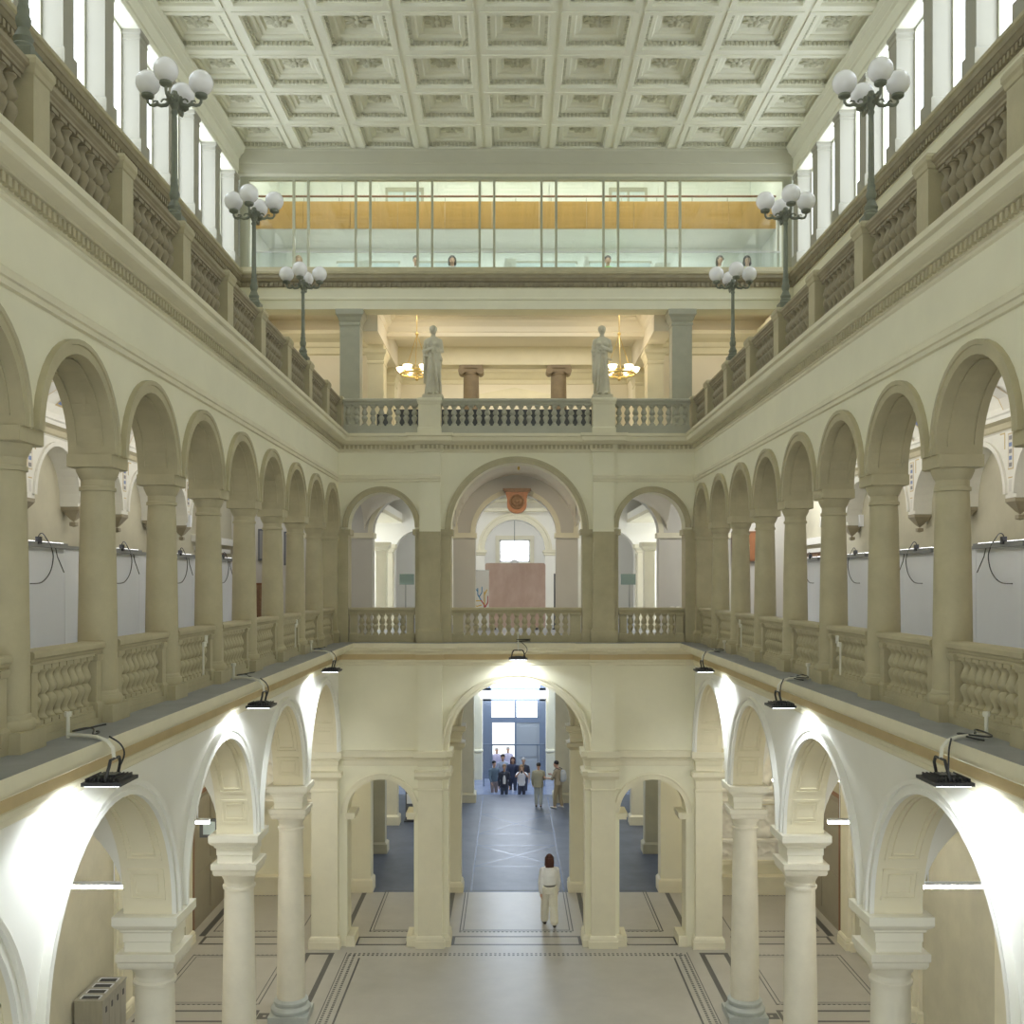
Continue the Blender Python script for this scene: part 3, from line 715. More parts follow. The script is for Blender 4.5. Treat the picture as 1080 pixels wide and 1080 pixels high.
# ---- room behind the terrace (under the glazed reading room)
w=MB()
for sg in (-1,1):
    a,b=sorted((sg*7.1,sg*7.4)); w.box(a,b,D2,38,ZT,16.3,0)
    # wall facing the hall beside the middle room, with cornice
    a,b=sorted((sg*4.02,sg*7.1)); w.box(a,b,30.2,30.5,ZT,15.75,0)
    pth=[(-7.1,D2+.55),(-7.1,30.2),(-4.02,30.2)]; pth = pth if sg<0 else mir(pth,1)
    w.sweep(pth,[(0,14.75),(.05,14.78),(.05,14.95),(.08,14.98),(.10,15.1),(.22,15.2),(.30,15.3),(.30,15.4),(0,15.42)],1)
    # pilaster pairs leading back
    for yy,xa,xb in ((29.4,3.66,4.10),(32.6,3.70,4.1)):
        c=(sg*(xa+xb)/2,yy+.4)
        w.rects([(.04,ZT),(.04,ZT+.3),(0,ZT+.34),(0,14.35),(.02,14.37),(.02,14.42),(.0,14.45),(.05,14.6),(.09,14.66),(.09,14.75),(0,14.76),(0,15.6)],c,(xb-xa)/2,.35,1)
    a,b=sorted((sg*3.63,sg*4.13)); w.box(a,b,27.9,33.6,14.9,15.8,0)
    a,b=sorted((sg*4.0,sg*4.3)); w.box(a,b,30.4,38,ZT,16.2,0)
# ceilings and beams
w.box(-7.4,7.4,D2+.5,30.5,15.75,15.9,0)
w.box(-3.7,3.7,30.0,30.4,15.25,15.8,0)
w.sweep([(-3.66,27.8),(-3.66,30.0),(3.66,30.0),(3.66,27.8)],[(0,15.35),(.04,15.37),(.08,15.5),(.2,15.6),(.2,15.66),(.3,15.72),(.3,15.76),(0,15.77)],0)
w.box(-4.2,4.2,30.4,33.7,15.62,15.75,0); w.box(-4.2,4.2,33.5,38,16.1,16.3,0); w.box(-3.7,3.7,33.0,33.6,15.06,15.64,1)
for sg in (-1,1):
    pts=[(sg*3.66,z) for z in ()]
    a,b=sorted((sg*3.4,sg*3.68)); w.box(a,b,33.08,33.52,14.90,15.07,1)
w.box(-4.2,4.2,37.6,38,ZT,16.2,0)
w.sweep([(-4.0,33.6),(-4.0,37.6),(4.0,37.6),(4.0,33.6)],[(0,15.3),(.04,15.32),(.04,15.45),(.1,15.5),(.2,15.65),(.26,15.7),(.26,15.78),(0,15.8)],1)
# door surround with pediment in the far wall
w.box(-1.2,1.2,37.5,37.62,ZT,14.75,1); w.box(-1.0,1.0,37.45,37.5,ZT,14.6,0); w.box(-1.35,1.35,37.3,37.6,14.75,14.88,1)
w.add([(-1.4,37.35,14.88),(1.4,37.35,14.88),(0,37.35,15.15),(-1.4,37.6,14.88),(1.4,37.6,14.88),(0,37.6,15.15)],[(0,1,2),(3,5,4),(0,2,5,3),(1,4,5,2),(0,3,4,1)],1)
for sg in (-1,1):
    a,b=sorted((sg*3.0,sg*3.5)); w.rects([(0,ZT),(0,14.3),(.08,14.45),(.08,14.55)],((a+b)/2,37.45),.25,.15,1)
struct(w,'wall_back',[M['warm'],M['trim']],'warm cream room behind the terrace statues')
def pier(name,label,x,y,hx,hy,prof,m,capz):
    t=thing(name,label,'pier',(x,y,ZT))
    s=MB(); s.rects([(o,z-ZT) for o,z in prof if z<=capz+.001],(0,0),hx,hy); s.build('shaft',m,t)
    s=MB(); s.rects([(o,z-ZT) for o,z in prof if z>=capz-.001],(0,0),hx,hy); s.build('capital',m,t)
PR=[(.03,ZT),(.03,ZT+.25),(0,ZT+.28),(0,14.86),(.02,14.88),(.02,14.93),(.0,14.95),(.03,15.0),(.06,15.08),(.10,15.14),(.10,15.27)]
for sg in (-1,1):
    pier('square_pier','grey square pier %s of the statues, carrying the dentilled beam'%('left' if sg<0 else 'right'),sg*4.25,D2+.27,.255,.255,PR,M['stoneg'],14.86)
for sg in (-1,1):
    t=thing('ionic_column','brown round column with scroll capital, %s of the pedimented doorway'%SIDE[sg],'column',(sg*1.37,33.3,ZT),0)
    s=MB(); s.lathe([(.36,0),(.36,.12),(.33,.14),(.34,.2),(.29,.24),(.28,.3),(.24,3.1),(.265,3.12),(.265,3.16),(.24,3.18)],n=20); s.build('shaft',M['brownst'],t)
    s=MB(); s.box(-.36,.36,-.28,.28,3.31,3.40)
    for q in (-1,1): s.tube([(q*.29,-.27,3.23),(q*.29,.27,3.23)],.11,14)
    s.box(-.29,.29,-.24,.24,3.18,3.31); s.build('capital',M['brownst'],t)
for sg,xx in ((-1,-2.72),(1,2.86)):
    t=thing('chandelier','brass ring chandelier with lit bowls, %s statue'%('beside the left' if sg<0 else 'beside the right'),'chandelier',(xx,29.3,15.75))
    s=MB(); s.tube([(0,0,0),(0,0,-.60)],.012,6); s.ball((0,0,-.60),.05,8,6); s.lathe([(.06,-.02),(.06,0)],n=10); s.build('rod',M['brass'],t)
    ring=MB(); n=28
    for rr,zz,th in ((.44,-1.71,.03),(.38,-1.63,.02)):
        ring.tube([(rr*math.cos(2*PI*k/n),rr*math.sin(2*PI*k/n),zz) for k in range(n+1)],th,6)
    ring.ball((0,0,-1.85),.05,8,6); ring.tube([(0,0,-1.63),(0,0,-1.83)],.02,6)
    for k in range(3):
        a=2*PI*k/3; ring.tube([(.44*math.cos(a),.44*math.sin(a),-1.69),(-.44*math.cos(a),-.44*math.sin(a),-1.69)],.012,5)
    ring.build('ring',M['brass'],t)
    for k in range(3):
        a=2*PI*k/3+.5; s=MB(); s.tube([(0,0,-.62),(.42*math.cos(a),.42*math.sin(a),-1.66)],.010,5); s.build('chain',M['brass'],t)
    for k in range(6):
        a=2*PI*k/6; s=MB(); s.lathe([(.03,-1.68),(.09,-1.63),(.125,-1.56),(.13,-1.53)],(.44*math.cos(a),.44*math.sin(a),0),10); s.build('bowl',M['bowl'],t)
s=MB(); s.box(-2.9,2.0,25.6,25.75,ZT,12.42); s.box(-2.95,2.05,25.57,25.78,12.42,12.46)
tag(s.build('partition',M['dgrey']),'low dark grey partition standing behind the middle terrace balustrade','partition')
s=MB(); s.box(-3.4,-3.1,25.9,26.0,ZT,12.40); tag(s.build('partition',M['dgrey']),'narrow dark grey partition behind the left end of the terrace balustrade','partition')
# ---- glazed reading room
gl=MB(); XM=7.0
gl.box(-XM,XM,D2+.22,D2+.30,16.34,16.42); gl.box(-XM,XM,D2+.20,D2+.30,18.66,18.738)
gl.box(-XM-.1,-XM+.12,D2+.19,D2+.31,16.345,18.735); gl.box(XM-.12,XM+.1,D2+.19,D2+.31,16.345,18.735)
wn+=1; gw=gl.build('window_%d'%wn,M['mull']); gw['kind']='structure'; gw['label']='long glazed front of the reading room with paired mullions'
mm=MB(); mm.box(-.03,.03,0,.09,0,2.26); mme=mm.mesh('mullion',[M['mull']])
PITCH=65.9*D2/F; GAP=15.5*D2/F; xs=[]
for k in range(-4,4):
    xc=(513.3-538+65.9*k)*D2/F-.15
    xs += [xc-GAP/2,xc+GAP/2]
for x in xs: put(mme,'mullion',gw,(x,D2+.21,16.41))
edges=[-XM+.12]+xs+[XM-.12]
for a,b in zip(edges[:-1],edges[1:]):
    p=MB(); p.box(a+.03,b-.03,D2+.25,D2+.262,16.42,18.66); p.build('pane',M['glass'],gw)
# glass railing behind the front
r=MB(); r.box(-6.95,6.95,27.9,27.94,16.96,17.0); 
t=thing('glass_railing','low glass railing with a white handrail behind the reading room window','railing',(0,27.92,15.95))
o=r.build('handrail',M['white'],t); o.location=(0,-27.92,-15.95)
r=MB(); r.box(-6.95,6.95,27.91,27.92,15.96,16.96); o=r.build('glass_panel',M['glassg'],t); o.location=(0,-27.92,-15.95)
w=MB(); YP=28.4
w.box(-7.4,7.4,D2+.56,33,15.9,15.95,1)
for sg in (-1,1):
    a,b=sorted((sg*6.95,sg*7.4)); w.box(a,b,D2+.31,33,15.95,20.6,0)
    a,b=sorted((sg*6.90,sg*6.95)); w.box(a,b,27.5,27.56,16.4,17.9,1); w.box(a,b,28.0,28.06,16.4,17.9,1); w.box(a,b,27.5,28.06,17.85,17.9,1)
w.box(-6.95,6.95,YP,33,17.75-.02,17.95,0)
w.box(-6.95,6.95,30.0,30.2,15.95,17.75,0); w.box(-6.95,6.95,31.4,31.6,17.95,20.6,0); w.box(-7.4,7.4,D2+.5,33,20.4,20.6,0)

# upper cupboards and doorways
for xa,xb in ((-6.0,-5.1),(-5.1,-4.0),(-2.3,-1.0),(-1.0,1.0),(1.0,2.6),(4.2,5.4)): w.box(xa+.02,xb-.02,31.32,31.4,17.95,20.05,0)
for xa in (-3.75,2.85):
    w.box(xa-.08,xa+1.05,31.34,31.4,17.95,19.95,1); w.box(xa,xa+.45,31.3,31.34,17.95,19.8,2); w.box(xa+.52,xa+.97,31.3,31.34,17.95,19.8,2)
for xa in (-5.0,-2.75,.0,2.1): w.box(xa,xa+1.7,29.95,30.0,16.6,17.30,2); w.box(xa-.05,xa+1.75,29.96,30.0,17.30,17.36,1)
struct(w,'wall_back',[M['office'],M['stoneg'],M['bluegl']],'white walls and soffit of the glazed reading room')
t=thing('parapet','orange wooden parapet of the reading room balcony','parapet',(0,YP,17.75))
p=MB()
for k in range(11):
    a=-6.95+13.9*k/11; p.box(a+.004,a+13.9/11-.004,-.04,0.02,.0,.72)
p.build('wood_panel',M['orange'],t)
p=MB(); p.tube([(-6.95,-.02,.86),(6.95,-.02,.86)],.03,8); p.build('handrail',M['wood'],t)
for k in range(15):
    p=MB(); x=-6.6+13.2*k/14; p.box(x-.012,x+.012,-.03,-.006,.70,.85); p.build('bracket',M['steel'],t)
dk=0
DN=['at the far left end of the row','second from the left in the row','third from the left in the row','just left of the middle','just right of the middle','third from the right in the row','second from the right in the row','at the far right end of the row']
for x in (-6.0,-4.4,-2.8,-1.1,.5,2.2,3.9,5.5):
    t=thing('reading_desk','white reading desk behind the glazed front, %s'%DN[dk],'desk',(x,28.6,15.95),0,'reading room desks'); dk+=1
    p=MB(); p.box(-.62,.62,-.25,.25,.70,.74); p.build('desk_top',M['office'],t)
    for q in (-1,1):
        p=MB(); p.box(q*.58-.03,q*.58+.03,-.2,.2,0,.70); p.build('leg',M['steel'],t)
for i,(x,w_,h_,wh) in enumerate(((-6.1,.30,.06,'far left desk'),(-4.1,.42,.10,'second desk from the left'),(-.15,.36,.15,'middle desk'),(1.9,.16,.22,'third desk from the right'),(3.95,.5,.05,'second desk from the right'),(5.7,.34,.13,'far right desk'))):
    p=MB()
    for k in range(3): p.box(x-w_/2+.02*k,x+w_/2-.015*k,28.42+.01*k,28.74,16.69+(h_+.12)*k/3+.001*k,16.69+(h_+.12)*(k+1)/3)
    tag(p.build('paper_stack',M['paper']),'white stack of papers on the %s of the reading room'%wh,'paper stack','papers on the reading desks')

# ================================================================ COLUMNS
gp=MB(); gp.rects([(0,0),(0,.17)],(0,0),.235); m_gpl=gp.mesh('plinth',[M['stone']])
gp=MB(); gp.lathe([(.225,.17),(.235,.19),(.235,.23),(.225,.255),(.205,.265),(.20,.29),(.19,.30)],n=24); m_gba=gp.mesh('base',[M['stone']])
gp=MB(); gp.lathe([(.19,.30),(.188,.8),(.178,1.5),(.165,2.1),(.158,2.27)],n=28); m_gsh=gp.mesh('shaft',[M['stone']])
gp=MB(); gp.lathe([(.158,2.27),(.175,2.275),(.175,2.31),(.160,2.315),(.160,2.38),(.175,2.40),(.205,2.47),(.205,2.49)],n=28); gp.rects([(0,2.49),(.02,2.50),(.02,2.62)],(0,0),.20); m_gca=gp.mesh('capital',[M['stone']])
def gcol(x,y,label,group):
    t=thing('gallery_column',label,'column',(x,y,ZL),0,group)
    for n,me in (('plinth',m_gpl),('base',m_gba),('shaft',m_gsh),('capital',m_gca)): put(me,n,t)
for sg in (-1,1):
    for j in range(1,9):
        gcol(sg*(XF+.20),col_y(j),'round sandstone gallery column on the %s, %s from the back wall'%(SIDE[sg],ORD[j-1]),'gallery columns on the '+SIDE[sg])
gp=MB(); gp.rects([(.0,0),(0,.12)],(0,0),.37); gp.lathe([(.36,.12),(.375,.15),(.375,.20),(.35,.235),(.31,.25),(.305,.28),(.325,.30),(.325,.34),(.29,.37),(.265,.38)],n=32); m_lba=gp.mesh('base',[M['baseg']])
gp=MB(); gp.lathe([(.265,.38),(.262,1.3),(.245,2.4),(.225,3.35),(.222,3.58),(.245,3.59),(.25,3.63),(.225,3.65),(.225,3.70)],n=32); m_lsh=gp.mesh('shaft',[M['stonel']])
gp=MB(); gp.lathe([(.225,3.70),(.235,3.73),(.27,3.79),(.28,3.83)],n=32); gp.rects([(.0,3.83),(.02,3.84),(.04,3.88),(.04,3.92),(.06,3.94),(.06,4.02),(-.02,4.025)],(0,0),.285); m_lca=gp.mesh('capital',[M['stonel']])
gp=MB(); gp.rects([(0,4.02),(0,4.14),(.012,4.15),(.012,4.25),(.04,4.27),(.04,4.29),(.09,4.33),(.11,4.36),(.11,SP),(0,SP+.005)],(0,0),.265); m_len=gp.mesh('impost_block',[M['trimc']])
for sg in (-1,1):
    for j in (2,4,6):
        t=thing('arcade_column','pale round column on the %s ground floor arcade, %s from the back wall'%(SIDE[sg],ORD[j//2-1]),'column',(sg*(XF+.28),col_y(j),0),0,'ground floor columns on the '+SIDE[sg])
        for n,me in (('base',m_lba),('shaft',m_lsh),('capital',m_lca),('impost_block',m_len)): put(me,n,t)
# ================================================================ BALUSTRADES
def bal_mesh(h,r,m):
    s=MB(); q=.1*h
    s.rects([(0,0),(0,.07*h)],(0,0),r*.9)
    P=[(.80,.07),(.82,.10),(.62,.13),(.50,.17),(.52,.21),(.78,.30),(.95,.37),(.88,.43),(.60,.48),(.50,.50),(.60,.52),(.88,.57),(.95,.63),(.78,.70),(.52,.79),(.50,.83),(.62,.87),(.82,.90),(.80,.93)]
    s.lathe([(a*r,b*h) for a,b in P],n=12); s.rects([(0,.93*h),(0,h)],(0,0),r*.9)
    return s.mesh('baluster',[m])
BM={}
def balustrade(label,group,p0,p1,z,h,nb,mt,post=.14,half=.125,r=.074,foot=.065):
    p0=Vector(p0); p1=Vector(p1); L=(p1-p0).length; ang=math.atan2(p1.y-p0.y,p1.x-p0.x)
    t=thing('balustrade',label,'balustrade',((p0.x+p1.x)/2,(p0.y+p1.y)/2,z),ang,group)
    key=(round(L,3),h,nb,mt.name,post,half)
    if key not in BM:
        d={}
        hr=.135; hb=.085
        s=MB(); pr=[(.0,h-hr),(.02,h-hr+.005),(.02,h-hr+.03),(.035,h-hr+.045),(.04,h-.075),(.065,h-.055),(.065,h-.015),(.05,h)]
        b=half-.065
        # rail: rectangle stack stretched along x
        vs=MB()
        vs.rects([(min(o,.0),zz) for o,zz in ()] or [(0,h-hr),(0,h)],(0,0),L/2-.001,b*.2) if False else None
        K=[]; 
        for o,zz in pr: K += [(-(b+o),zz)]
        prof=[(-(b+o),zz) for o,zz in pr]+[((b+o),zz) for o,zz in reversed(pr)]
        n=len(prof); v=[(-L/2+.001,a,zz) for a,zz in prof]+[(L/2-.001,a,zz) for a,zz in prof]
        s.add(v,[(i,(i+1)%n,n+(i+1)%n,n+i) for i in range(n)]+[tuple(range(n)),tuple(n+i for i in range(n-1,-1,-1))]); d['rail']=s.mesh('rail',[mt])
        s=MB(); s.box(-L/2+.001,L/2-.001,-half+.02,half-.02,0,foot); s.box(-L/2+.001,L/2-.001,-half+.035,half-.035,foot,foot+hb-.02); s.box(-L/2+.001,L/2-.001,-half+.05,half-.05,foot+hb-.02,foot+hb); d['base_rail']=s.mesh('base_rail',[mt])
        zb=foot+hb; d['zb']=zb
        if post:
            s=MB(); s.rects([(.01,foot),(.01,foot+.12),(-.012,foot+.15),(-.012,h-hr-.05),(.0,h-hr-.04),(.012,h-hr-.0),(.012,h-hr+.02)],(0,0),post/2,half-.025); d['post']=s.mesh('post',[mt])
        d['baluster']=bal_mesh(h-hr-zb,r,mt); BM[key]=d
    d=BM[key]
    put(d['rail'],'rail',t); put(d['base_rail'],'base_rail',t)
    if post:
        for q in (-1,1): put(d['post'],'post',t,(q*(L/2-post/2-.015),0,0))
    a=-L/2+post+ (.02 if post else 0); b=-a
    for k in range(nb): put(d['baluster'],'baluster',t,(a+(b-a)*(k+.5)/nb,0,d['zb']))
    return t
for sg in (-1,1):
    for j in range(0,9):
        a=col_y(j)-(.25 if j==0 else .19); b=col_y(j+1)+.19
        balustrade('sandstone gallery balustrade on the %s, %s bay from the back wall'%(SIDE[sg],ORD[j]),'gallery balustrades on the '+SIDE[sg],(sg*(XF+.17),a),(sg*(XF+.17),b),ZL,.79,8,M['stone'])
balustrade('wide sandstone balustrade in the middle gallery arch of the back wall','back gallery balustrades',(-1.49,D+.16),(1.49,D+.16),ZL,.79,13,M['stone'],post=.26)
for sg in (-1,1):
    balustrade('short sandstone balustrade in the %s gallery arch of the back wall'%SIDE[sg],'back gallery balustrades',(sg*3.08-.75,D+.16),(sg*3.08+.75,D+.16),ZL,.79,7,M['stone'],post=.18)
# terrace
YT=D-.04; XT=XF+.05
def pedestal(x,y,label,group,w=.15,h=.85,mt=None,hy=None):
    s=MB(); s.rects([(.02,0),(.02,.12),(0,.15),(0,h-.15),(.012,h-.14),(.02,h-.10),(.035,h-.07),(.035,h-.03),(.02,h)],(0,0),w,hy or w)
    o=s.build('pedestal',mt or M['stone'],None,(x,y,ZT)); tag(o,label,'pedestal',group); return o
for sg in (-1,1):
    for j in range(0,9):
        pedestal(sg*XT,YT if j==0 else col_y(j),('square corner pedestal of the terrace balustrade at the back %s corner'%SIDE[sg]) if j==0 else 'stone pedestal in the terrace balustrade on the %s, %s from the back corner'%(SIDE[sg],ORD[j-1]),'terrace pedestals on the '+SIDE[sg])
        a=(YT if j==0 else col_y(j))-.175; b=col_y(j+1)+.175
        balustrade('weathered terrace balustrade high on the %s, %s bay from the back corner'%(SIDE[sg],ORD[j]),'terrace balustrades on the '+SIDE[sg],(sg*XT,a),(sg*XT,b),ZT,.82,9,M['stoned'],post=0,half=.13,foot=.08,r=.078)
for sx in (-1,1):
    pedestal(sx*1.97,YT,'tall stone pedestal under the %s statue'%SIDE[sx],'statue pedestals',.25,.80,M['trim'],.22)
    a,b=sorted((sx*(XT-.18),sx*2.23))
    balustrade('terrace balustrade %s of the statues on the back wall'%SIDE[sx],'back terrace balustrades',(a,YT),(b,YT),ZT,.80,9,M['stoneg'],post=0,half=.13,foot=.10)
balustrade('long terrace balustrade between the two statues','back terrace balustrades',(-1.71,YT),(1.71,YT),ZT,.80,18,M['stoneg'],post=0,half=.13,foot=.10)
# ================================================================ LAMP POSTS
lm={}
s=MB(); s.rects([(0,-.12),(0,-.02),(-.02,0)],(0,0),.11); s.lathe([(.085,0),(.085,.03),(.07,.05),(.08,.09),(.06,.13),(.045,.17),(.058,.21),(.062,.25),(.045,.29),(.05,.33),(.04,.37)],n=16); lm['base']=s.mesh('base',[M['iron']])
s=MB(); s.lathe([(.038,.37),(.042,.42),(.036,.44),(.031,1.15),(.029,1.18),(.04,1.20),(.04,1.22),(.03,1.24),(.04,1.27),(.055,1.30),(.075,1.36),(.06,1.40),(.045,1.42),(.03,1.46)],n=16)
for k in range(8):
    a=2*PI*k/8; s.ball((.07*math.cos(a),.07*math.sin(a),1.36),(.03,.02,.05),6,5)
lm['shaft']=s.mesh('shaft',[M['iron']])
s=MB()
arm=[(.05,0,1.34),(.10,0,1.30),(.16,0,1.29),(.20,0,1.31),(.25,0,1.295),(.29,0,1.30),(.312,0,1.33),(.315,0,1.37)]
s.tube(arm,[.022,.024,.022,.024,.020,.018,.017,.017],8)
s.tube([(.12+.035*math.cos(a*.5),0,1.335+.035*math.sin(a*.5)) for a in range(0,11)],.011,6)
s.tube([(.19,0,1.31),(.205,0,1.345),(.24,0,1.35),(.25,0,1.33)],[.015,.013,.010,.006],6)
s.lathe([(.025,1.37),(.06,1.385),(.072,1.40),(.072,1.425),(.06,1.43)],(.315,0,0),14); lm['arm']=s.mesh('arm',[M['iron']])
s=MB(); s.ball((0,0,0),.142,24,16); lm['globe']=s.mesh('globe',[M['globe']])
def lamp(x,y,z,label,group):
    t=thing('lamp_post',label,'lamp post',(x,y,z),0,group)
    put(lm['base'],'base',t); put(lm['shaft'],'shaft',t)
    for k in range(4):
        a_=put(lm['arm'],'arm',t,(0,0,0),PI/2*k)
        put(lm['globe'],'globe',a_,(.315,0,1.562))
for sg in (-1,1):
    for q,j in enumerate((2,4,6,8)):
        if sg>0 and j==8: continue
        lamp(sg*XT,col_y(j),ZT+.97,'grey iron lamp post with four white globes on the %s terrace, %s from the back'%(SIDE[sg],ORD[q]),'lamp posts on the %s terrace'%SIDE[sg])
# ================================================================ FLOODLIGHTS
def flood(px,py,rot,label,group,dy):
    # local x points out over the hall
    t=thing('floodlight',label,'floodlight',(px,py,ZL),rot,group)
    s=MB(); s.tube([(.0,0,.0),(.0,0,.20)],.017,8); s.tube([(0,0,.03),(.12,dy*.3,.035),(.30,dy*.75,.03),(.40,dy*.9,.0),(.455,dy,-.06),(.465,dy,-.16)],.017,8); s.lathe([(.03,.19),(.035,.21),(.03,.235)],(0,0,0),8)
    s.build('pole',M['pipe'],t)
    root=t; t=bpy.data.objects.new('lamp_head',None); C.objects.link(t); t.parent=root; t.location=(0,dy,0)
    s=MB()
    for q in (-.10,.10): s.tube([(.47,q,-.15),(.47,q*1.3,-.20),(.44,q*1.5,-.32)],.014,6)
    s.tube([(.47,-.10,-.15),(.47,.10,-.15)],.012,6); s.build('yoke',M['black'],t)
    s=MB(); s.box(.26,.60,-.21,.21,-.355,-.325)
    for k in range(9): s.box(.28+.034*k,.29+.034*k,-.17,.17,-.325,-.295)
    s.box(.36,.50,-.07,.07,-.325,-.28); s.build('housing',M['black'],t)
    s=MB(); s.box(.28,.58,-.19,.19,-.360,-.355); s.build('lens',M['led'],t)
    s=MB(); s.tube([(.14+.10*math.sin(a*.35),.12+.16*math.cos(a*.6),.022+.003*a) for a in range(0,22)],.008,5); s.build('loose_cable',M['black'],root)
    s=MB(); s.tube(curve([(.40,.06,.03),(.46,.16,-.05),(.48,.2,-.15),(.45,.12,-.28)]),.008,5); s.build('cable',M['black'],t)
    L=bpy.data.lights.new('flood',type='SPOT'); L.energy=FLOOD_W*(.65 if dy==0 else 1.); L.spot_size=2.6; L.spot_blend=.35; L.shadow_soft_size=.14; L.color=(.86,.93,1.0)
    lo=bpy.data.objects.new('flood_beam',L); C.objects.link(lo); lo.parent=t; lo.location=(.43,0,-.40); lo.rotation_euler=(0,.30,0)
FLOOD_W=50.
for sg in (-1,1):
    for q,y in enumerate((20.72,14.9,9.32)):
        flood(sg*(XF-.03),y,0 if sg<0 else PI,'black floodlight hung below the %s gallery ledge, %s from the back wall'%(SIDE[sg],ORD[q]),'floodlights below the gallery ledge',-.16 if sg<0 else .16)
flood(.03,D-.03,-PI/2,'black floodlight hung over the middle arch of the back wall','floodlights below the gallery ledge',.0)
# cable boxes clipped to the rails
for sg in (-1,1):
    for q,j in enumerate((8,5,2)):
        s=MB(); y=col_y(j)-.75; x0,x1=sorted((sg*(XF+.005),sg*(XF+.03))); s.box(x0,x1,y-.03,y+.03,ZL+.58,ZL+.68); s.tube([(sg*(XF+.02),y-.12,ZL+.18),(sg*(XF+.02),y-.12,ZL+.56)],.012,6); s.box(x0,x1,y-.135,y-.02,ZL+.54,ZL+.60)
        tag(s.build('cable_box',M['pipe']),'small white cable box on the %s gallery balustrade, %s'%(SIDE[sg],('nearest the camera','the middle one','farthest from the camera')[q]),'cable box','cable boxes on the rails')
# ================================================================ TUBE LAMPS IN THE AISLES
for sg in (-1,1):
    for q,y in enumerate((22.25,18.37,14.48)):
        t=thing('tube_lamp','lit white tube lamp hanging in the %s aisle, %s from the back'%(SIDE[sg],ORD[q]),'tube lamp',(sg*6.05,y,4.15),0,'tube lamps in the aisles')
        s=MB(); s.box(-.70,.70,-.028,.028,-.022,.03); s.build('tube',M['tube'],t)
        s=MB(); s.box(-.71,.71,-.04,.04,.03,.06); s.build('housing',M['white'],t)
        for k in (-.5,.5):
            s=MB(); s.tube([(k,0,.06),(k,0,2.01)],.008,5); s.build('suspension_wire',M['white'],t)
# ================================================================ GALLERY PARTITIONS
def upl(x,y,label,sg):
    t=thing('uplighter',label,'light',(x,y,8.78),0,'strip uplighters in the %s gallery'%SIDE[sg])
    s=MB(); s.box(-.09,.07,-.75,.75,0.,.075) if sg>0 else s.box(-.07,.09,-.75,.75,0.,.075); s.build('housing',M['dgreyl'],t)
    s=MB(); s.box(-.04,.04,-.7,.7,.075,.082); s.build('lamp_strip',M['uplit'],t)
    s=MB(); xx=-sg*.085
    s.tube(curve([(xx,-.2,.06),(xx,-.2,.15),(xx,-.10,.19),(xx,.03,.13),(xx,.20,.0),(xx,.26,-.14),(xx,.16,-.34),(xx,-.1,-.48),(xx,-.45,-.50)]),.008,6); s.build('cable',M['black'],t)
    s=MB(); s.tube([(xx,.34,0),(xx,.40,-.12),(xx,.62,-.34)],.007,6); s.build('short_cable',M['black'],t)
    s=MB(); s.box(xx-.03,xx+.03,-.24,-.16,.04,.14); s.build('plug',M['black'],t)
M['dgreyl']=mat('grey_metal',(.25,.26,.26),.45)
for sg in (-1,1):
    for q in range(8):
        y=23.95-1.55*q; xs_=sg*6.62
        s=MB(); a,b=sorted((xs_,xs_+sg*.06)); s.box(a,b,y-.767,y+.767,ZL,8.78)
        tag(s.build('partition_panel',M['white']),'white exhibition panel in the %s gallery, %s from the back'%(SIDE[sg],ORD[q]),'partition','exhibition panels in the %s gallery'%SIDE[sg])
        if q%2==0: upl(xs_+sg*.03,y,'grey strip uplighter with looped cable on top of the %s white panel, %s gallery'%(ORD[q],SIDE[sg]),sg)
        elif q<8:
            s=MB(); a,b=sorted((xs_-sg*.02,xs_+sg*.08)); s.box(a,b,y-.77,y+.77,8.78,8.83)
            tag(s.build('cover_strip',M['dgreyl']),'grey cover strip on top of the %s white panel, %s gallery'%(ORD[q],SIDE[sg]),'strip','cover strips in the %s gallery'%SIDE[sg])
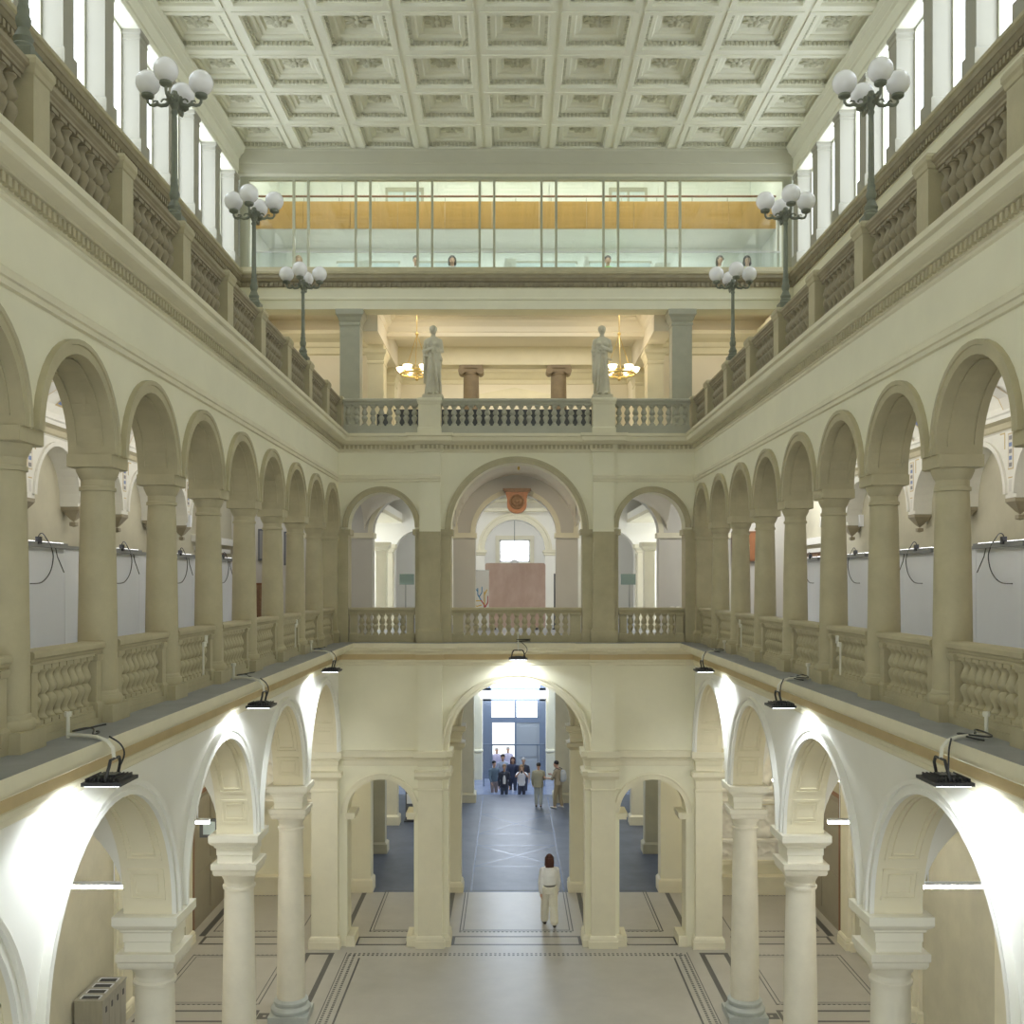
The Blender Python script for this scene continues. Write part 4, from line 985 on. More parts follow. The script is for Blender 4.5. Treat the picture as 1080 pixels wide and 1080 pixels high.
# ================================================================ FIGURES
def fuse(name, parts, voxel, m, parent=None, smooth=4, fold=None):
    """union of tapered limbs and ellipsoids fused into one continuous surface"""
    s=MB()
    for p in parts:
        if p[0]=='c':
            _,a,b,ra,rb=p; a=Vector(a); b=Vector(b); d=b-a; L=max(d.length,1e-5); q=Vector((0,0,1)).rotation_difference(d.normalized())
            pr=[(ra*math.cos(t),-ra*math.sin(t)) for t in (1.5,1.1,.7,.35)]+[(ra,0),(rb,L)]+[(rb*math.cos(t),L+rb*math.sin(t)) for t in (.35,.7,1.1,1.5)]
            n=12; vs=[]; fs=[]
            for r,z in pr:
                for i in range(n):
                    v=Vector((r*math.cos(2*PI*i/n),r*math.sin(2*PI*i/n),z)); v.rotate(q); vs.append(v+a)
            for k in range(len(pr)-1):
                for i in range(n): fs.append((k*n+i,k*n+(i+1)%n,(k+1)*n+(i+1)%n,(k+1)*n+i))
            fs.append(tuple(range(n-1,-1,-1))); fs.append(tuple((len(pr)-1)*n+i for i in range(n))); s.add(vs,fs)
        elif p[0]=='e': s.ball(p[1],p[2],16,12,0,rot=Euler(p[3]) if len(p)>3 else None)
        elif p[0]=='l':   # loft of ellipses (cx,cy,z,rx,ry), optional folds
            rows=p[1]; n=40; fa=p[2] if len(p)>2 else 0; fk=p[3] if len(p)>3 else 9; vs=[]; fs=[]
            for k,(cx,cy,z,rx,ry) in enumerate(rows):
                w=1-k/(len(rows)-1)
                for i in range(n):
                    a=2*PI*i/n; f=1+fa*w*math.sin(fk*a+1.3*math.sin(2*a))
                    vs.append((cx+rx*f*math.cos(a),cy+ry*f*math.sin(a),z))
            for k in range(len(rows)-1):
                for i in range(n): fs.append((k*n+i,k*n+(i+1)%n,(k+1)*n+(i+1)%n,(k+1)*n+i))
            fs.append(tuple(range(n-1,-1,-1))); fs.append(tuple((len(rows)-1)*n+i for i in range(n))); s.add(vs,fs)
    me=s.mesh(name,[m]); o=bpy.data.objects.new(name,me); C.objects.link(o)
    r=o.modifiers.new('r','REMESH'); r.mode='VOXEL'; r.voxel_size=voxel; r.use_smooth_shade=True
    if smooth: k=o.modifiers.new('s','SMOOTH'); k.iterations=smooth; k.factor=.5
    dg=bpy.context.evaluated_depsgraph_get(); me2=bpy.data.meshes.new_from_object(o.evaluated_get(dg)); me2.name=name
    o.modifiers.clear(); o.data=me2; bpy.data.meshes.remove(me)
    if not me2.materials: me2.materials.append(m)
    for p in me2.polygons: p.use_smooth=True
    if parent: o.parent=parent
    return o
def hand(P, side, d, k=1.0):
    """palm, four fingers of unequal length and a thumb, hanging along d from the wrist"""
    d=Vector(d).normalized(); up=Vector((0,-1,0)); 
    if abs(d.dot(up))>.9: up=Vector((0,0,1))
    a=(up-d*up.dot(d)).normalized(); b=d.cross(a)      # a: across the palm (thumb side), b: normal
    P=Vector(P); out=[('c',P,P+d*.085*k,.022*k,.030*k)]
    for q,(o,l) in enumerate(((.030,.070),(.010,.080),(-.010,.074),(-.029,.058))):
        s=P+d*.085*k+a*o*k; m1=s+d*l*.55*k+b*.006*side; out.append(('c',s,m1,.0100*k,.0092*k)); out.append(('c',m1,m1+(d*.85+b*.5*side).normalized()*l*.5*k,.0092*k,.008*k))
    s=P+d*.03*k+a*.022*k; m1=s+(d*.6+a*.75).normalized()*.045*k; out += [('c',s,m1,.013*k,.011*k),('c',m1,m1+(d*.95+a*.25).normalized()*.032*k,.011*k,.009*k)]
    return out
def mm_(name,col,rough=.8): return mat(name,col,rough,.06,6)
HAIR={'brown':mm_('dark_red_brown_hair',(.085,.028,.018),.6),'black':mm_('black_hair',(.015,.013,.013),.55),'fair':mm_('light_brown_hair',(.30,.19,.10),.6),'grey':mm_('grey_hair',(.45,.43,.42),.6)}
def person(label, loc, rotz, H=1.72, top=(.8,.8,.8), bottom=(.1,.1,.12), shoes=(.03,.03,.03), hair='black', hairlen=0., stride=.0, arms=((.08,.1),(.08,.1)), build=1.0, sleeve=1.0, lean=0., loose=0., inner=None, jacket=False, voxel=.014, seated=False, group=None, headdown=0., female=False, tuck=False, flare=.45):
    """faces local -y. arms: per side (swing forward, elbow bend) or explicit ('p', elbow, hand)"""
    t=thing('person',label,'person',loc,rotz,group)
    k=H/1.72; V=lambda x,y,z: Vector((x*k,y*k,z*k))
    body=[]; shirt=[]; legs=[]; shoe=[]
    hz=.92 if not seated else .50
    hip=V(0,0,hz); sw=.185*build if not female else .165; cy=-lean
    neck=V(0,cy*.8,hz+.53); head=V(0,cy-.015-headdown*.06,hz+.68-headdown*.015)
    body.append(('l',[tuple(V(0,0,hz-.08))+(.135*k*build,.10*k),tuple(V(0,0,hz))+(.155*k*build,.115*k),tuple(V(0,cy*.3,hz+.16))+(.125*k*build,.095*k),tuple(V(0,cy*.6,hz+.32))+(.155*k*build,.11*k),tuple(V(0,cy*.8,hz+.43))+(.165*k*build,.10*k),tuple(V(0,cy*.8,hz+.50))+(.09*k,.065*k)]))
    body.append(('c',neck-V(0,0,.05),head-V(0,-.01,.06),.055*k,.052*k))
    body.append(('e',head+V(0,.005,.02),(.075*k,.093*k,.108*k))); body.append(('e',head+V(0,-.02,-.05),(.058*k,.068*k,.068*k)))
    body.append(('c',head+V(0,-.085,.015),head+V(0,-.105,-.018),.010*k,.015*k)); body.append(('c',head+V(-.018,-.083,-.055),head+V(.018,-.083,-.055),.009*k,.009*k))
    for s in (-1,1): body.append(('e',head+V(s*.076,.01,.0),(.012*k,.022*k,.032*k))); body.append(('e',head+V(s*.03,-.083,.028),(.014*k,.008*k,.008*k)))
    g=.018+loose
    low=[tuple(V(0,0,hz+.07))+(.142*k*build,.108*k),tuple(V(0,0,hz+.11))+((.130+g)*k*build,(.10+g)*k)] if tuck else [tuple(V(0,0,hz-(.14 if jacket else .06)))+((.155+g)*k*build,(.115+g)*k),tuple(V(0,0,hz+.02))+((.152+g)*k*build,(.112+g)*k)]
    shirt.append(('l',low+[tuple(V(0,cy*.3,hz+.16))+((.132+g)*k*build,(.098+g)*k),tuple(V(0,cy*.6,hz+.32))+((.158+g)*k*build,(.112+g)*k),tuple(V(0,cy*.8,hz+.42))+((.155+g*.7)*k*build,(.104+g*.8)*k),tuple(V(0,cy*.8,hz+.515))+(.085*k,.075*k)],.02,7))
    for i,s in enumerate((-1,1)):
        sh=V(s*sw,cy*.8,hz+.435); A=arms[i]
        if A[0]=='p': el=V(*A[1]); ha=V(*A[2])
        else:
            f,b=A; el=sh+Vector((s*.05,-math.sin(f)*.29,-math.cos(f)*.29))*k; f2=f+b; ha=el+Vector((-s*.01,-math.sin(f2)*.25,-math.cos(f2)*.25))*k
        d=(ha-el).normalized()
        body += [('c',sh,el,.050*k,.040*k),('c',el,ha,.039*k,.026*k)]+hand(ha,s,d,k)
        shirt.append(('c',V(s*.055,cy*.8,hz+.475),sh,.060*k,(.056+loose*.3)*k)); e2=el if sleeve>.4 else sh+(el-sh)*.75
        shirt.append(('c',sh,e2,(.060+loose*.5)*k,(.050+loose*.5)*k))
        if sleeve>.6: shirt.append(('c',el,el+(ha-el)*.93,(.050+loose*.5)*k,(.036+loose*.5)*k))
        hj=V(s*.085,0,hz-.04)
        if seated: kn=V(s*.10,-.42,.47); an=V(s*.10,-.40,.08)
        else:
            q=s*stride; kn=V(s*.09,-q*.42-.02-abs(stride)*.10*(1 if s*stride>0 else .2),.49); an=V(s*.085,-q,.085+(.05*abs(stride)/.3 if q<0 else 0))
        body += [('c',hj,kn,.082*k*build,.056*k),('c',kn,an,.054*k,.036*k),('c',an-V(0,-.03,.03),an+V(s*.015,-.15,-.055),.036*k,.028*k)]
        l2=loose*flare
        legs += [('c',hj+V(0,0,.03),kn,(.100+l2*.4)*k*build,(.070+l2)*k),('c',kn,an+V(0,0,.05),(.068+l2)*k,(.055+l2*1.2)*k)]
        shoe += [('c',an-V(0,-.035,.045),an+V(s*.015,-.155,-.058),.043*k,.036*k)]
    legs.append(('l',[tuple(V(0,0,hz-.12))+(.165*k*build,.125*k),tuple(V(0,0,hz+.06))+(.150*k*build,.113*k),tuple(V(0,0,hz+.10))+(.142*k*build,.106*k)]))
    fuse('body',body,voxel*.8,M['skin'],t,2)
    fuse('trousers',legs,voxel,mm_('trousers',bottom),t,3)
    fuse('jacket' if jacket else 'shirt',shirt,voxel,mm_('top',top),t,3)
    if inner:
        fuse('undershirt',[('l',[tuple(V(0,-.065-loose,hz+.0))+(.075*k,.085*k),tuple(V(0,-.06-loose,hz+.3))+(.075*k,.085*k),tuple(V(0,cy*.8-.03,hz+.48))+(.045*k,.07*k)])],voxel,mm_('undershirt',inner),t,2)
    fuse('shoes',shoe,voxel,mm_('shoe',shoes,.5),t,2)
    hp=[('e',head+V(0,.016,.055),(.088*k,.098*k,.092*k))]
    if hairlen>0:
        hp += [('l',[tuple(head+V(0,.055,-.08-hairlen))+(.10*k,.045*k),tuple(head+V(0,.055,-.05))+(.112*k,.070*k),tuple(head+V(0,.04,.05))+(.098*k,.085*k)],.05,11)]
        for s in (-1,1): hp.append(('c',head+V(s*.08,.01,.05),head+V(s*.088,.0,-.06-hairlen*.7),.03*k,.028*k))
    ho=fuse('hair',hp,voxel*.8,HAIR[hair],t,2)
    return t
# the visitor in white walking away through the middle arch
w1=person('person in white shirt and cream trousers walking away through the middle arch',(.80,25.62,0),PI+.12,1.72,(.86,.86,.86),(.80,.77,.66),(.05,.045,.04),'brown',.10,.20,((.08,.12),(-.10,.16)),1.02,1.0,.02,.028,voxel=.011,female=True,tuck=True,flare=1.25)
s=MB(); s.lathe([(.150,.975),(.154,.98),(.154,1.005),(.150,1.01)],n=24)
for i,v in enumerate(s.v): s.v[i]=(v[0]*1.03,v[1]*.80,v[2])
s.build('belt',M['black'],w1)
# two visitors standing on the slate floor
person('person seen from behind in khaki jacket and pale grey jeans standing on the slate floor',(.90,39.2,0),PI,1.63,(.40,.38,.28),(.42,.45,.45),(.10,.09,.08),'black',.0,.06,((.35,1.0),(.2,.3)),.97,1.0,0,.03,jacket=True,voxel=.016)
p2=person('person in tan shirt and brown trousers with pale backpack looking down at a phone',(1.62,39.0,0),PI/2+2.6,1.74,(.40,.335,.235),(.34,.28,.18),(.55,.53,.5),'black',.0,.10,((.45,1.3),(.40,1.2)),1.0,.5,.02,.02,voxel=.016,headdown=1.)
b=thing('backpack','pale grey backpack worn by the person in the tan shirt','backpack',(1.62,39.0,0),PI/2+2.6)
fuse('bag',[('l',[(0,.20,1.0,.13,.08),(0,.22,1.1,.15,.10),(0,.21,1.3,.15,.09),(0,.19,1.42,.10,.06)])],.015,mm_('backpack_cloth',(.50,.52,.55)),b)
s=MB()
for q in (-.09,.09): s.tube([(q,.12,1.44),(q*1.1,.0,1.48),(q*1.2,-.13,1.40),(q*1.2,-.14,1.2),(q*1.1,.12,1.06)],.016,6)
s.build('strap',M['dgrey'],b)
# group coming up the steps
LZ=-.6
GR=[('person in dark open jacket over white shirt at the front of the group',(-.38,42.3,LZ),0,1.64,(.045,.05,.075),(.07,.085,.12),'fair',0,((.05,.2),(.05,.2)),dict(inner=(.8,.8,.8),jacket=True)),
 ('person in white sleeveless top raising a phone with both hands',(.31,42.3,LZ),0,1.62,(.80,.80,.84),(.07,.075,.11),'fair',.06,(('p',(-.24,-.16,1.26),(-.07,-.22,1.47)),('p',(.24,-.16,1.26),(.07,-.22,1.47))),dict(female=True,sleeve=.3)),
 ('person in navy top and navy trousers with long hair in the middle of the group',(-.04,43.5,LZ),0,1.74,(.05,.06,.11),(.05,.06,.10),'brown',.10,((.1,.2),(.05,.3)),dict(stride=.14)),
 ('person in black tee shirt with pale hair behind the one raising a phone',(.40,43.4,LZ),0,1.72,(.06,.06,.085),(.1,.1,.14),'grey',0,((.1,.3),(.1,.3)),dict(sleeve=.3)),
 ('person in teal shirt at the left edge of the group on the steps',(-.80,43.0,LZ),.5,1.66,(.14,.20,.26),(.35,.28,.26),'black',0,((.2,.4),(.1,.2)),dict()),
 ('person in pale blue grey shirt standing in the second row of the group',(-.45,44.0,LZ),0,1.76,(.38,.42,.53),(.15,.17,.24),'black',0,((.1,.2),(.1,.2)),dict()),
 ('person in lavender shirt on the left in the doorway light',(-.74,46.8,LZ),.1,1.60,(.55,.50,.66),(.45,.45,.6),'grey',0,((.1,.2),(.1,.2)),dict()),
 ('person in lavender shirt on the right in the doorway light',(-.24,46.9,LZ),-.1,1.62,(.58,.54,.68),(.45,.45,.6),'grey',0,((.1,.2),(.1,.2)),dict())]
for lb,lc,rz,h,tp,bt,hr,hl,ar,kw in GR: person(lb,lc,rz,h,tp,bt,(.04,.04,.05),hr,hl,arms=ar,voxel=.018,group='visitors coming up the steps',**kw)
s=MB(); s.box(-.035,.035,-.005,.005,-.07,.07); o=s.build('phone',M['black'],None,(.31,42.06,LZ+1.40)); tag(o,'small black phone held up by the person in the white sleeveless top','phone')
s=MB(); s.box(-.035,.035,-.06,.06,-.005,.005); o=s.build('phone',M['black'],None,(1.44,38.78,1.15)); tag(o,'small dark phone held by the person in the tan shirt','phone')
# readers behind the glazed front
RD=[(-6.0,'person in pink top reading at the far left desk behind the glass',(.62,.45,.42),'fair',.06),(-2.75,'person in white shirt reading at the third desk from the left',(.78,.78,.76),'black',.0),(-1.75,'person with dark hair in grey top at the desk left of the middle',(.45,.45,.45),'black',.04),(2.55,'bearded person in bright green top at the desk right of the middle',(.30,.75,.22),'black',.0),(5.65,'person in white top reading at the far right desk, nearer the middle',(.82,.78,.74),'black',.05),(6.4,'person with dark hair in cream top at the far right end',(.70,.66,.52),'black',.05)]
for x,lb,tp,hr,hl in RD:
    person(lb,(x,28.05-.1+.0,16.34),PI,1.5,tp,(.1,.1,.12),(.04,.04,.04),hr,hl,arms=((.5,1.0),(.5,1.0)),voxel=.018,group='readers behind the glass',seated=True) if False else person(lb,(x,29.35,15.95),0,1.80,tp,(.1,.1,.12),(.04,.04,.04),hr,hl,arms=((.4,.9),(.4,.9)),voxel=.018,group='readers behind the glass',seated=True)
# ---- statues
def statue(sg,x):
    t=thing('statue','pale stone statue of a draped figure with folded arms on the %s pedestal'%SIDE[sg],'statue',(x,YT,ZT+.80),0,'statues on the terrace')
    m=-sg
    P=[('l',[(-.03*m,0,.0,.165,.15),(-.03*m,0,.05,.16,.145),(-.02*m,.0,.30,.145,.135),(.02*m,0,.60,.16,.14),(.035*m,0,.82,.172,.14),(.015*m,0,.95,.145,.115),(0,0,1.08,.15,.12),(0,0,1.19,.158,.11),(0,0,1.285,.08,.07)],.085,11),
       ('c',(0,.0,1.26),(0,-.01,1.38),.055,.05),('e',(0,-.015,1.455),(.078,.088,.102)),('e',(0,.02,1.485),(.092,.094,.085)),('e',(0,.095,1.46),(.05,.045,.05)),('c',(0,-.095,1.455),(0,-.105,1.43),.010,.014),
       ('e',(-.075,-.09,1.13),(.065,.055,.06)),('e',(.075,-.09,1.13),(.065,.055,.06)),
       ('c',(-.155,0,1.205),(-.20,-.02,.985),.052,.045),('c',(.155,0,1.205),(.20,-.02,.985),.052,.045),('c',(-.04,0,1.265),(-.15,0,1.215),.05,.052),('c',(.04,0,1.265),(.15,0,1.215),.05,.052),
       ('c',(-.20,-.02,.985),(.03,-.165,.97+.05*m),.043,.032),('c',(.20,-.02,.985),(-.02,-.16,1.0-.05*m),.043,.032),
       ('e',(.05,-.17,.985),(.05,.03,.03)),('e',(-.05,-.17,.99),(.05,.03,.03)),
       ('c',(.02*m,-.13,.93),(.12*m,-.14,.10),.032,.022),('c',(-.06*m,-.13,.80),(-.10*m,-.13,.02),.045,.06),('c',(.13*m,-.08,.92),(.17*m,-.06,.05),.035,.03),
       ('c',(-.17,-.06,.88),(.19,-.10,.78),.03,.03),('c',(-.19,-.02,.95),(-.19,.02,.3),.04,.03),('e',(-.07,-.16,.03),(.05,.09,.035)),('e',(.08,-.16,.03),(.05,.09,.035))]
    o=fuse('figure',P,.010,M['marble'],t,3)
    o.scale=(1.02,1.02,1.02); o.location=(0,0,.085)
    s=MB(); s.rects([(0,0),(0,.07),(-.02,.09)],(0,0),.235,.20); s.build('base',M['marble'],t)
statue(-1,-1.90); statue(1,1.94)
# ================================================================ SMALL THINGS
# carved emblem on the arch
t=thing('emblem','terracotta bracket emblem with a carved round crest over the inner gallery arch','emblem',(.03,28.10,10.40))
s=MB(); n=16
out=[(-.30,.28),(-.26,.10),(-.26,-.05)]+[(-.26*math.cos(PI*k/n),-.05-.23*math.sin(PI*k/n)) for k in range(1,n)]+[(.26,-.05),(.26,.10),(.30,.28)]
K=len(out); s.add([(x,-.08,z) for x,z in out]+[(x,.26,z) for x,z in out],[tuple(range(K)),tuple(range(2*K-1,K-1,-1))]+[(i,K+i,K+(i+1)%K,(i+1)%K) for i in range(K)])
s.build('bracket',M['terra'],t)
s=MB(); s.box(-.34,.34,-.13,.26,.28,.33); s.box(-.37,.37,-.16,.26,.33,.37); s.build('cap_moulding',M['terrad'],t)
s=MB()
n=20; s.tube([(.175*math.cos(2*PI*k/n),-.09,.02+.175*math.sin(2*PI*k/n)) for k in range(n+1)],.022,8); s.ball((0,-.08,.02),(.155,.03,.155),16,10)
s.ball((0,-.11,.05),(.07,.03,.06),10,8); s.ball((-.07,-.105,-.02),(.04,.03,.06),10,8); s.ball((.07,-.105,-.02),(.04,.03,.06),10,8); s.ball((0,-.11,-.05),(.05,.03,.05),10,8); s.ball((0,-.11,.12),(.03,.02,.03),8,6)
s.build('crest_relief',M['terrad'],t)
# ceiling spot, hanging lamp
t=thing('pendant_lamp','small brass ceiling lamp at the crown of the middle gallery arch','lamp',(.06,26.3,11.12)); s=MB(); s.tube([(0,0,.12),(0,0,.02)],.012,6); s.build('stem',M['brass'],t); s=MB(); s.ball((0,0,0),(.035,.035,.05),8,6); s.build('shade',M['brass'],t)
t=thing('pendant_lamp','clear pendant lamp on a long wire before the far gallery window','lamp',(-.0,36.0,8.96)); s=MB(); s.tube([(0,0,.12),(0,0,2.5)],.010,5); s.build('wire',M['dgrey'],t); s=MB(); s.ball((0,0,0),(.14,.14,.12),14,10); s.build('shade',M['globe'],t)
# red marble slab and banner behind the middle balustrade
s=MB(); W_,H_,R_=.87,1.92,.07; n=6
pts=[(-W_,.05),(W_,.05)]+[(W_-R_+R_*math.cos(PI/2*k/n),H_-R_+R_*math.sin(PI/2*k/n)) for k in range(n+1)]+[(-W_+R_-R_*math.sin(PI/2*k/n),H_-R_+R_*math.cos(PI/2*k/n)) for k in range(n+1)]
K=len(pts); s.add([(x,-.03,z) for x,z in pts]+[(x,.03,z) for x,z in pts],[tuple(range(K)),tuple(range(2*K-1,K-1,-1))]+[(i,K+i,K+(i+1)%K,(i+1)%K) for i in range(K)])
t=thing('stone_slab','large rounded slab of mottled red marble standing behind the middle gallery balustrade','slab',(.0,30.6,ZL)); s.build('slab',M['redmarble'],t)
for q in (-.6,.6):
    s=MB(); s.box(q-.05,q+.05,-.2,.2,0,.06); s.build('foot',M['dgrey'],t)
t=thing('banner','white roll up banner with a coloured tree beside the red marble slab','banner',(-.98,30.2,ZL))
s=MB(); s.box(-.23,.23,-.006,.006,.08,1.70); s.build('fabric',M['paper'],t)
s=MB(); s.box(-.25,.25,-.08,.08,0,.08); s.build('stand',M['steel'],t); s=MB(); s.box(-.24,.24,-.015,.015,1.69,1.72); s.build('top_bar',M['steel'],t)
TC=[mat('banner_red',(.45,.06,.08),.7),mat('banner_blue',(.10,.30,.52),.7),mat('banner_yellow',(.72,.50,.10),.7),mat('banner_teal',(.20,.50,.55),.7)]
s=MB()
def br(a,b,r,m): s.tube([(a[0],-.012,a[1]),(b[0],-.012,b[1])],r,6,m)
br((.10,.40),(.10,.72),.020,0); br((.10,.62),(.20,.80),.016,0); br((.10,.72),(0,.86),.015,0); br((.20,.80),(.20,.98),.012,0)
br((0,.86),(-.09,1.02),.016,1); br((-.09,1.02),(-.09,1.20),.014,1); br((-.05,.95),(.03,1.08),.014,1); br((.03,1.08),(.03,1.24),.013,1); br((-.09,1.1),(-.16,1.2),.012,1)
br((0,.84),(-.14,.84),.014,2); br((-.14,.84),(-.20,.96),.013,2); br((.10,.9),(.10,1.10),.014,2); br((.10,1.0),(.17,1.16),.013,2); br((.10,.72),(.10,.92),.014,2)
br((.10,.56),(.20,.62),.014,3); br((.02,.72),(-.12,.68),.014,2); br((-.12,.68),(-.2,.76),.012,2)
s.build('printed_tree',TC,t)
t=thing('stair_screen','dark grey upright board at the right of the red marble slab','board',(1.22,30.9,ZL)); s=MB(); s.box(-.10,.10,-.02,.02,.02,1.62); s.build('panel',M['dgrey'],t); s=MB(); s.box(-.14,.14,-.12,.12,0,.03); s.build('foot',M['black'],t)
# green glass cabinets hanging in the side arches
for sg in (-1,1):
    x=sg*3.10 if sg<0 else 3.22; y=30.0
    t=thing('glass_sign','green glass sign box on a pole in the %s gallery arch'%SIDE[sg],'sign',(x,y,ZL))
    s=MB(); a,b=sorted((0,sg*-.17)); s.box(-.17 if sg<0 else -.24,.24 if sg<0 else .17,-.03,.03,1.30,1.60); s.build('panel',M['greenb'],t)
    s=MB(); s.box(-.02,.02,-.02,.02,0,1.30); s.lathe([(.14,0),(.14,.015)],n=16); s.build('pole',M['steel'],t)
s=MB(); s.box(3.55,4.0,D+.62,D+.9,ZL,ZL+.72); tag(s.build('side_table',M['wallw']),'white covered table behind the right gallery balustrade of the back wall','table')
for q,(x,z) in enumerate(((3.66,.76),(3.80,.76))):
    s=MB(); s.ball((0,0,0),(.075,.06,.04),10,8); o=s.build('paper_bundle',M['paper'],None,(x,D+.74,ZL+z)); tag(o,'crumpled white paper bundle on the covered table, %s'%('left one' if q==0 else 'right one'),'paper','bundles on the covered table')
# recycling bin
t=thing('recycling_bin','brushed steel recycling bin with four openings against the left aisle wall','bin',(-7.31,18.58,0),0)
W2,L2,H2=.24,.55,1.16
s=MB(); s.box(-W2,W2,-L2,L2,.05,H2); s.build('body',M['steel'],t)
s=MB(); s.box(-W2+.03,W2-.03,-L2+.03,L2-.03,0,.05); s.build('plinth',M['black'],t)
s=MB(); s.box(-W2-.01,W2+.01,-L2-.01,L2+.01,H2,H2+.03); s.build('lid',M['steel'],t)
for k in range(4):
    y=-.40+.265*k
    s=MB(); s.box(-.16,.14,y-.06,y+.06,H2+.028,H2+.034); s.build('opening',M['black'],t)
    s=MB(); s.box(-.18,-.16,y-.08,y+.08,H2+.03,H2+.045); s.box(-.16,.16,y+.06,y+.08,H2+.03,H2+.045); s.box(.14,.16,y-.08,y+.06,H2+.03,H2+.045); s.build('opening_rim',M['white'],t)
    s=MB(); s.box(W2,W2+.006,y-.125,y+.125,.12,H2-.04); s.box(W2+.006,W2+.012,y-.03,y+.03,H2-.22,H2-.12,1); s.build('door',[M['steel'],M['dgrey']],t)
# reliefs on the aisle end walls
for sg in (-1,1):
    t=thing('relief','white plaster relief with carved figures on the end wall of the %s aisle'%SIDE[sg],'relief',(sg*6.1,28.40,3.7),0)
    x0,x1=-1.35,1.35; z0,z1=(-1.25 if sg<0 else -2.82),2.35; nx,nz=110,170
    s=MB(); g=[]
    for i in range(nx+1):
        for k in range(nz+1):
            x=x0+(x1-x0)*i/nx; z=z0+(z1-z0)*k/nz
            h=.0
            if abs(x)<1.22 and -2.70<z<-2.36: h=.07*max(0,noise.noise(Vector((x*7+sg*5,z*9,1.))))+.01
            if abs(x)<1.22 and -2.24<z<-1.34: h=.16*max(0,noise.noise(Vector((x*3.2+9*sg,z*2.6,4.))))+.05*max(0,noise.noise(Vector((x*8,z*8,2.+sg))))
            if abs(x)<1.22 and z>-.85: h=.12*max(0,noise.noise(Vector((x*4+3*sg,z*4,7.))))+.04*max(0,noise.noise(Vector((x*10,z*10,3.))))
            if -2.34<z<-2.27 or -1.30<z<-1.22 or -1.0<z<-.92: h=.07
            g.append((x,-.035-h,z))
    s.add(g,[(i*(nz+1)+k,(i+1)*(nz+1)+k,(i+1)*(nz+1)+k+1,i*(nz+1)+k+1) for i in range(nx) for k in range(nz)],0,True)
    s.box(x0,x1,-.02,.03,z0,z1); s.build('carved_panel',M['wallw'],t)
    s=MB(); s.box(x0-.06,x1+.06,-.10,.03,z0-.12,z0); s.build('sill',M['trim'],t)
t=thing('notice_frame','small dark framed notice hanging by the door of the left aisle','frame',(-7.50,24.75,2.62)); 
s=MB(); s.box(-.08,-.02,-.0,.0,0,0) if False else s.box(-.22,.22,-.03,.0,-.22,.22); o=s.build('frame',M['dgrey'],t); 
s=MB(); s.box(-.14,.14,-.034,-.03,-.15,.15); s.build('sheet',M['bluegl'],t)
t.location=(-7.10,24.55,2.62)
# poster stand and black sign in the rooms behind the small arches
t=thing('poster_stand','tall dark stand with pinned posters seen through the left small arch','stand',(-3.62,36.9,0))
s=MB(); s.box(-.16,.16,-.03,.03,.0,2.0); s.build('board',M['dgrey'],t)
for k,(z,mm2) in enumerate(((1.62,'terra'),(1.22,'paper'),(.78,'paper'))):
    s=MB(); s.box(-.12,.12,-.036,-.03,z-.17,z+.17); s.build('poster',M[mm2],t)
s=MB(); s.box(-.06,.06,-.040,-.036,1.13,1.31); s.build('poster_picture',M['terra'],t)
s=MB(); s.box(-.2,.2,-.2,.2,0,.04); s.build('foot',M['black'],t)
s=MB(); s.box(4.42,4.57,32.46,32.5,1.30,2.05,0)
for k in range(6): s.box(4.465,4.525,32.45,32.46,1.36+.115*k,1.41+.115*k,1)
t=tag(s.build('wall_sign',[M['black'],M['paper']]),'narrow black upright sign on a pier through the right small arch','sign')
s=MB(); s.box(-4.42,-4.34,32.46,32.5,1.30,2.05); tag(s.build('wall_sign',[M['dgrey']]),'narrow dark upright sign on a pier through the left small arch','sign')
# things at the ends of the galleries
t=thing('display_board','brown wooden display board on the white end wall of the right gallery','board',(6.17,28.37,9.26))
s=MB(); s.box(-.37,.37,-.03,.03,-.36,.36); s.build('board',M['terrab'],t)
s=MB(); s.box(-.40,.40,-.045,.03,.36,.40); s.box(-.40,.40,-.045,.03,-.40,-.36); s.box(-.40,-.37,-.045,.03,-.36,.36); s.box(.37,.40,-.045,.03,-.36,.36); s.build('frame',M['wood'],t)
s=MB()
for k in range(3): s.box(-.30,-.02+.1*(k%2),-.036,-.03,.20-.2*k,.235-.2*k)
s.build('carved_band',M['gold'],t)
for q,(x,z,hw,hh) in enumerate(((-6.72,9.3,.16,.42),(-6.05,9.2,.14,.45))):
    t=thing('picture','dark framed picture on the end wall of the left gallery, %s one'%('left' if q==0 else 'right'),'picture',(x,28.38,z))
    s=MB(); s.box(-hw,hw,-.03,.03,-hh,hh); s.build('frame',M['dgrey'],t)
    s=MB(); s.box(-hw+.04,hw-.04,-.036,-.03,-hh+.05,hh-.05); s.build('print',M['pgrey'],t)
t=thing('tall_cabinet','low brown cabinet against the end wall of the left gallery','cabinet',(-6.75,28.1,ZL)); s=MB(); s.box(-.35,.35,-.22,.22,.08,1.35); s.build('body',M['wood'],t)
for q in (-1,1):
    s=MB(); a,b=sorted((q*.01,q*.32)); s.box(a,b,-.24,-.22,.14,1.3); s.build('door',M['terrad'],t)
s=MB(); s.box(-.32,.32,-.2,.2,0,.08); s.build('plinth',M['black'],t)
for sg,y,lb in ((-1,23.5,'left gallery wall near the back'),(1,23.5,'right gallery wall near the back')):
    s=MB(); x=sg*(XO-.30); a,b=sorted((x-sg*.01,x-sg*.09)); y=y if sg<0 else 23.3; (a,b)=(a,b) if sg<0 else (XO-.09,XO-.005); s.box(a,b,y-.05,y+.05,9.52,9.78); tag(s.build('loudspeaker',M['white']),'small white wall loudspeaker on the '+lb,'loudspeaker')
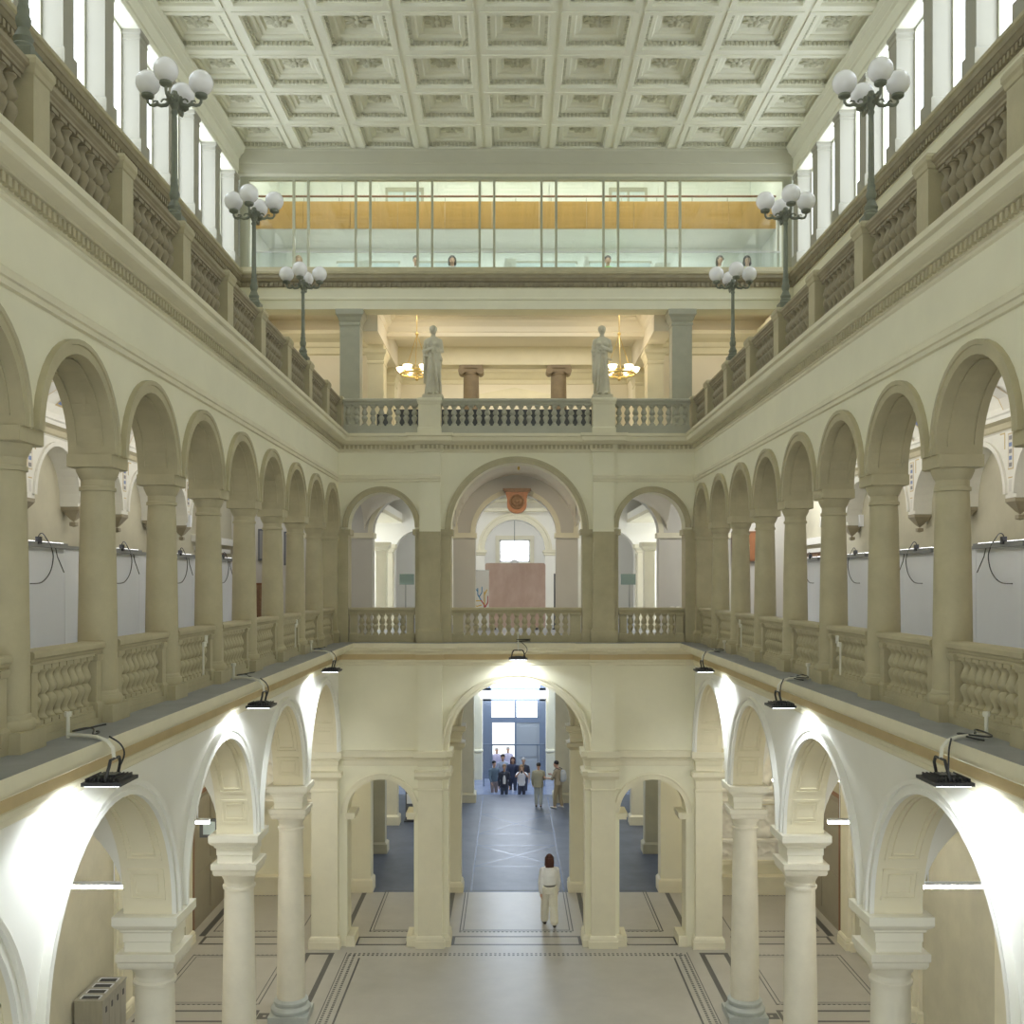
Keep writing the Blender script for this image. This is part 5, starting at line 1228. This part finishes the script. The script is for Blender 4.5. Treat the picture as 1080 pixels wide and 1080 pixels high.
# ================================================================ LIGHT
def area(name,loc,rot,sx,sy,W,col=(1,1,1)):
    L=bpy.data.lights.new(name,type='AREA'); L.shape='RECTANGLE'; L.size=sx; L.size_y=sy; L.energy=W; L.color=col
    o=bpy.data.objects.new(name,L); C.objects.link(o); o.location=loc; o.rotation_euler=rot; return o
area('reading_room_fill',(0,27.95,20.3),(0,0,0),12,.5,92,(.97,1,.90))  # added fills that brighten the reading room, no fitting stands for them
area('reading_room_fill',(0,29.2,17.68),(0,0,0),12,.4,38,(.97,1,.94))
area('terrace_room_fill',(0,28.9,15.70),(0,0,0),6,.6,25,(1,.92,.80))  # warm fills added behind the terrace, besides the chandeliers
area('terrace_room_fill',(0,32.0,15.58),(0,0,0),6,.6,20,(1,.92,.80))
area('terrace_room_fill',(0,35.5,16.05),(0,0,0),6,1,43,(1,.93,.78))
for sg in (-1,1): area('terrace_room_fill',(sg*5.6,28.6,15.7),(0,0,0),1.5,1,9,(1,.89,.73))
area('upper_hall_fill',(0,31.6,11.0),(0,0,0),3,2,20,(.95,.97,1))  # fills added to brighten the upper hall, without lamps of their own
area('upper_hall_fill',(0,37.5,11.3),(0,0,0),6,2,42,(.95,.97,1))
area('arch_light',(0.06,26.3,11.0),(0,0,0),.3,.3,16,(1,.85,.65))
for sg in (-1,1):
    area('upper_hall_fill',(sg*5.,31.6,10.1),(0,0,0),1,3,14,(.95,.97,1))
    area('entrance_fill',(sg*4.6,34.5,6.2),(0,0,0),1,3,40,(1,.93,.75))  # warm fill added at the sides of the entrance hall
    area('arch_light',(sg*5.9,26.5,6.0),(0,0,0),.6,.6,22,(1,.9,.66))  # added warm fill at the aisle end, belongs to no lamp
area('entrance_fill',(0,33,6.2),(0,0,0),2,4,45,(.62,.76,1))  # bluish fills added to lift the entrance hall and its slate floor
area('entrance_fill',(0,43.0,6.2),(0,0,0),2,3,110,(.66,.80,1))
for sg in (-1,1):
    area('gallery_hidden_fill',(sg*4.66,12.5,10.70),(0,-sg*PI*.62,0),.12,24,76,(1,.98,.95))  # added strip hidden behind the arcade wall, washes vault and gallery wall
    area('gallery_end_fill',(sg*6.2,26.4,11.2),(0,0,0),1.2,2,44 if sg>0 else 14,(.95,.97,1))  # added fill for the gallery ends, stronger on the right
w=bpy.data.worlds.new('sky'); SC.world=w; w.use_nodes=True
bg=w.node_tree.nodes['Background']; bg.inputs[0].default_value=(.88,.94,1.0,1); bg.inputs[1].default_value=0.95
# ================================================================ CAMERA
cam=bpy.data.cameras.new('camera'); co=bpy.data.objects.new('camera',cam); C.objects.link(co)
co.location=EYE; co.rotation_euler=(PI/2,0,0)
cam.sensor_width=36; cam.sensor_fit='HORIZONTAL'; cam.lens=36*F/1080
cam.shift_x=(540-538)/1080; cam.shift_y=(614-540)/1080
cam.clip_start=.1; cam.clip_end=200
SC.camera=co
SC.view_settings.view_transform='Standard'; SC.view_settings.look='None'; SC.view_settings.gamma=1; SC.view_settings.use_curve_mapping=False
SC.view_settings.exposure=1.36
SC.cycles.max_bounces=10; SC.cycles.diffuse_bounces=7; SC.cycles.transparent_max_bounces=16
SC.cycles.sample_clamp_indirect=6
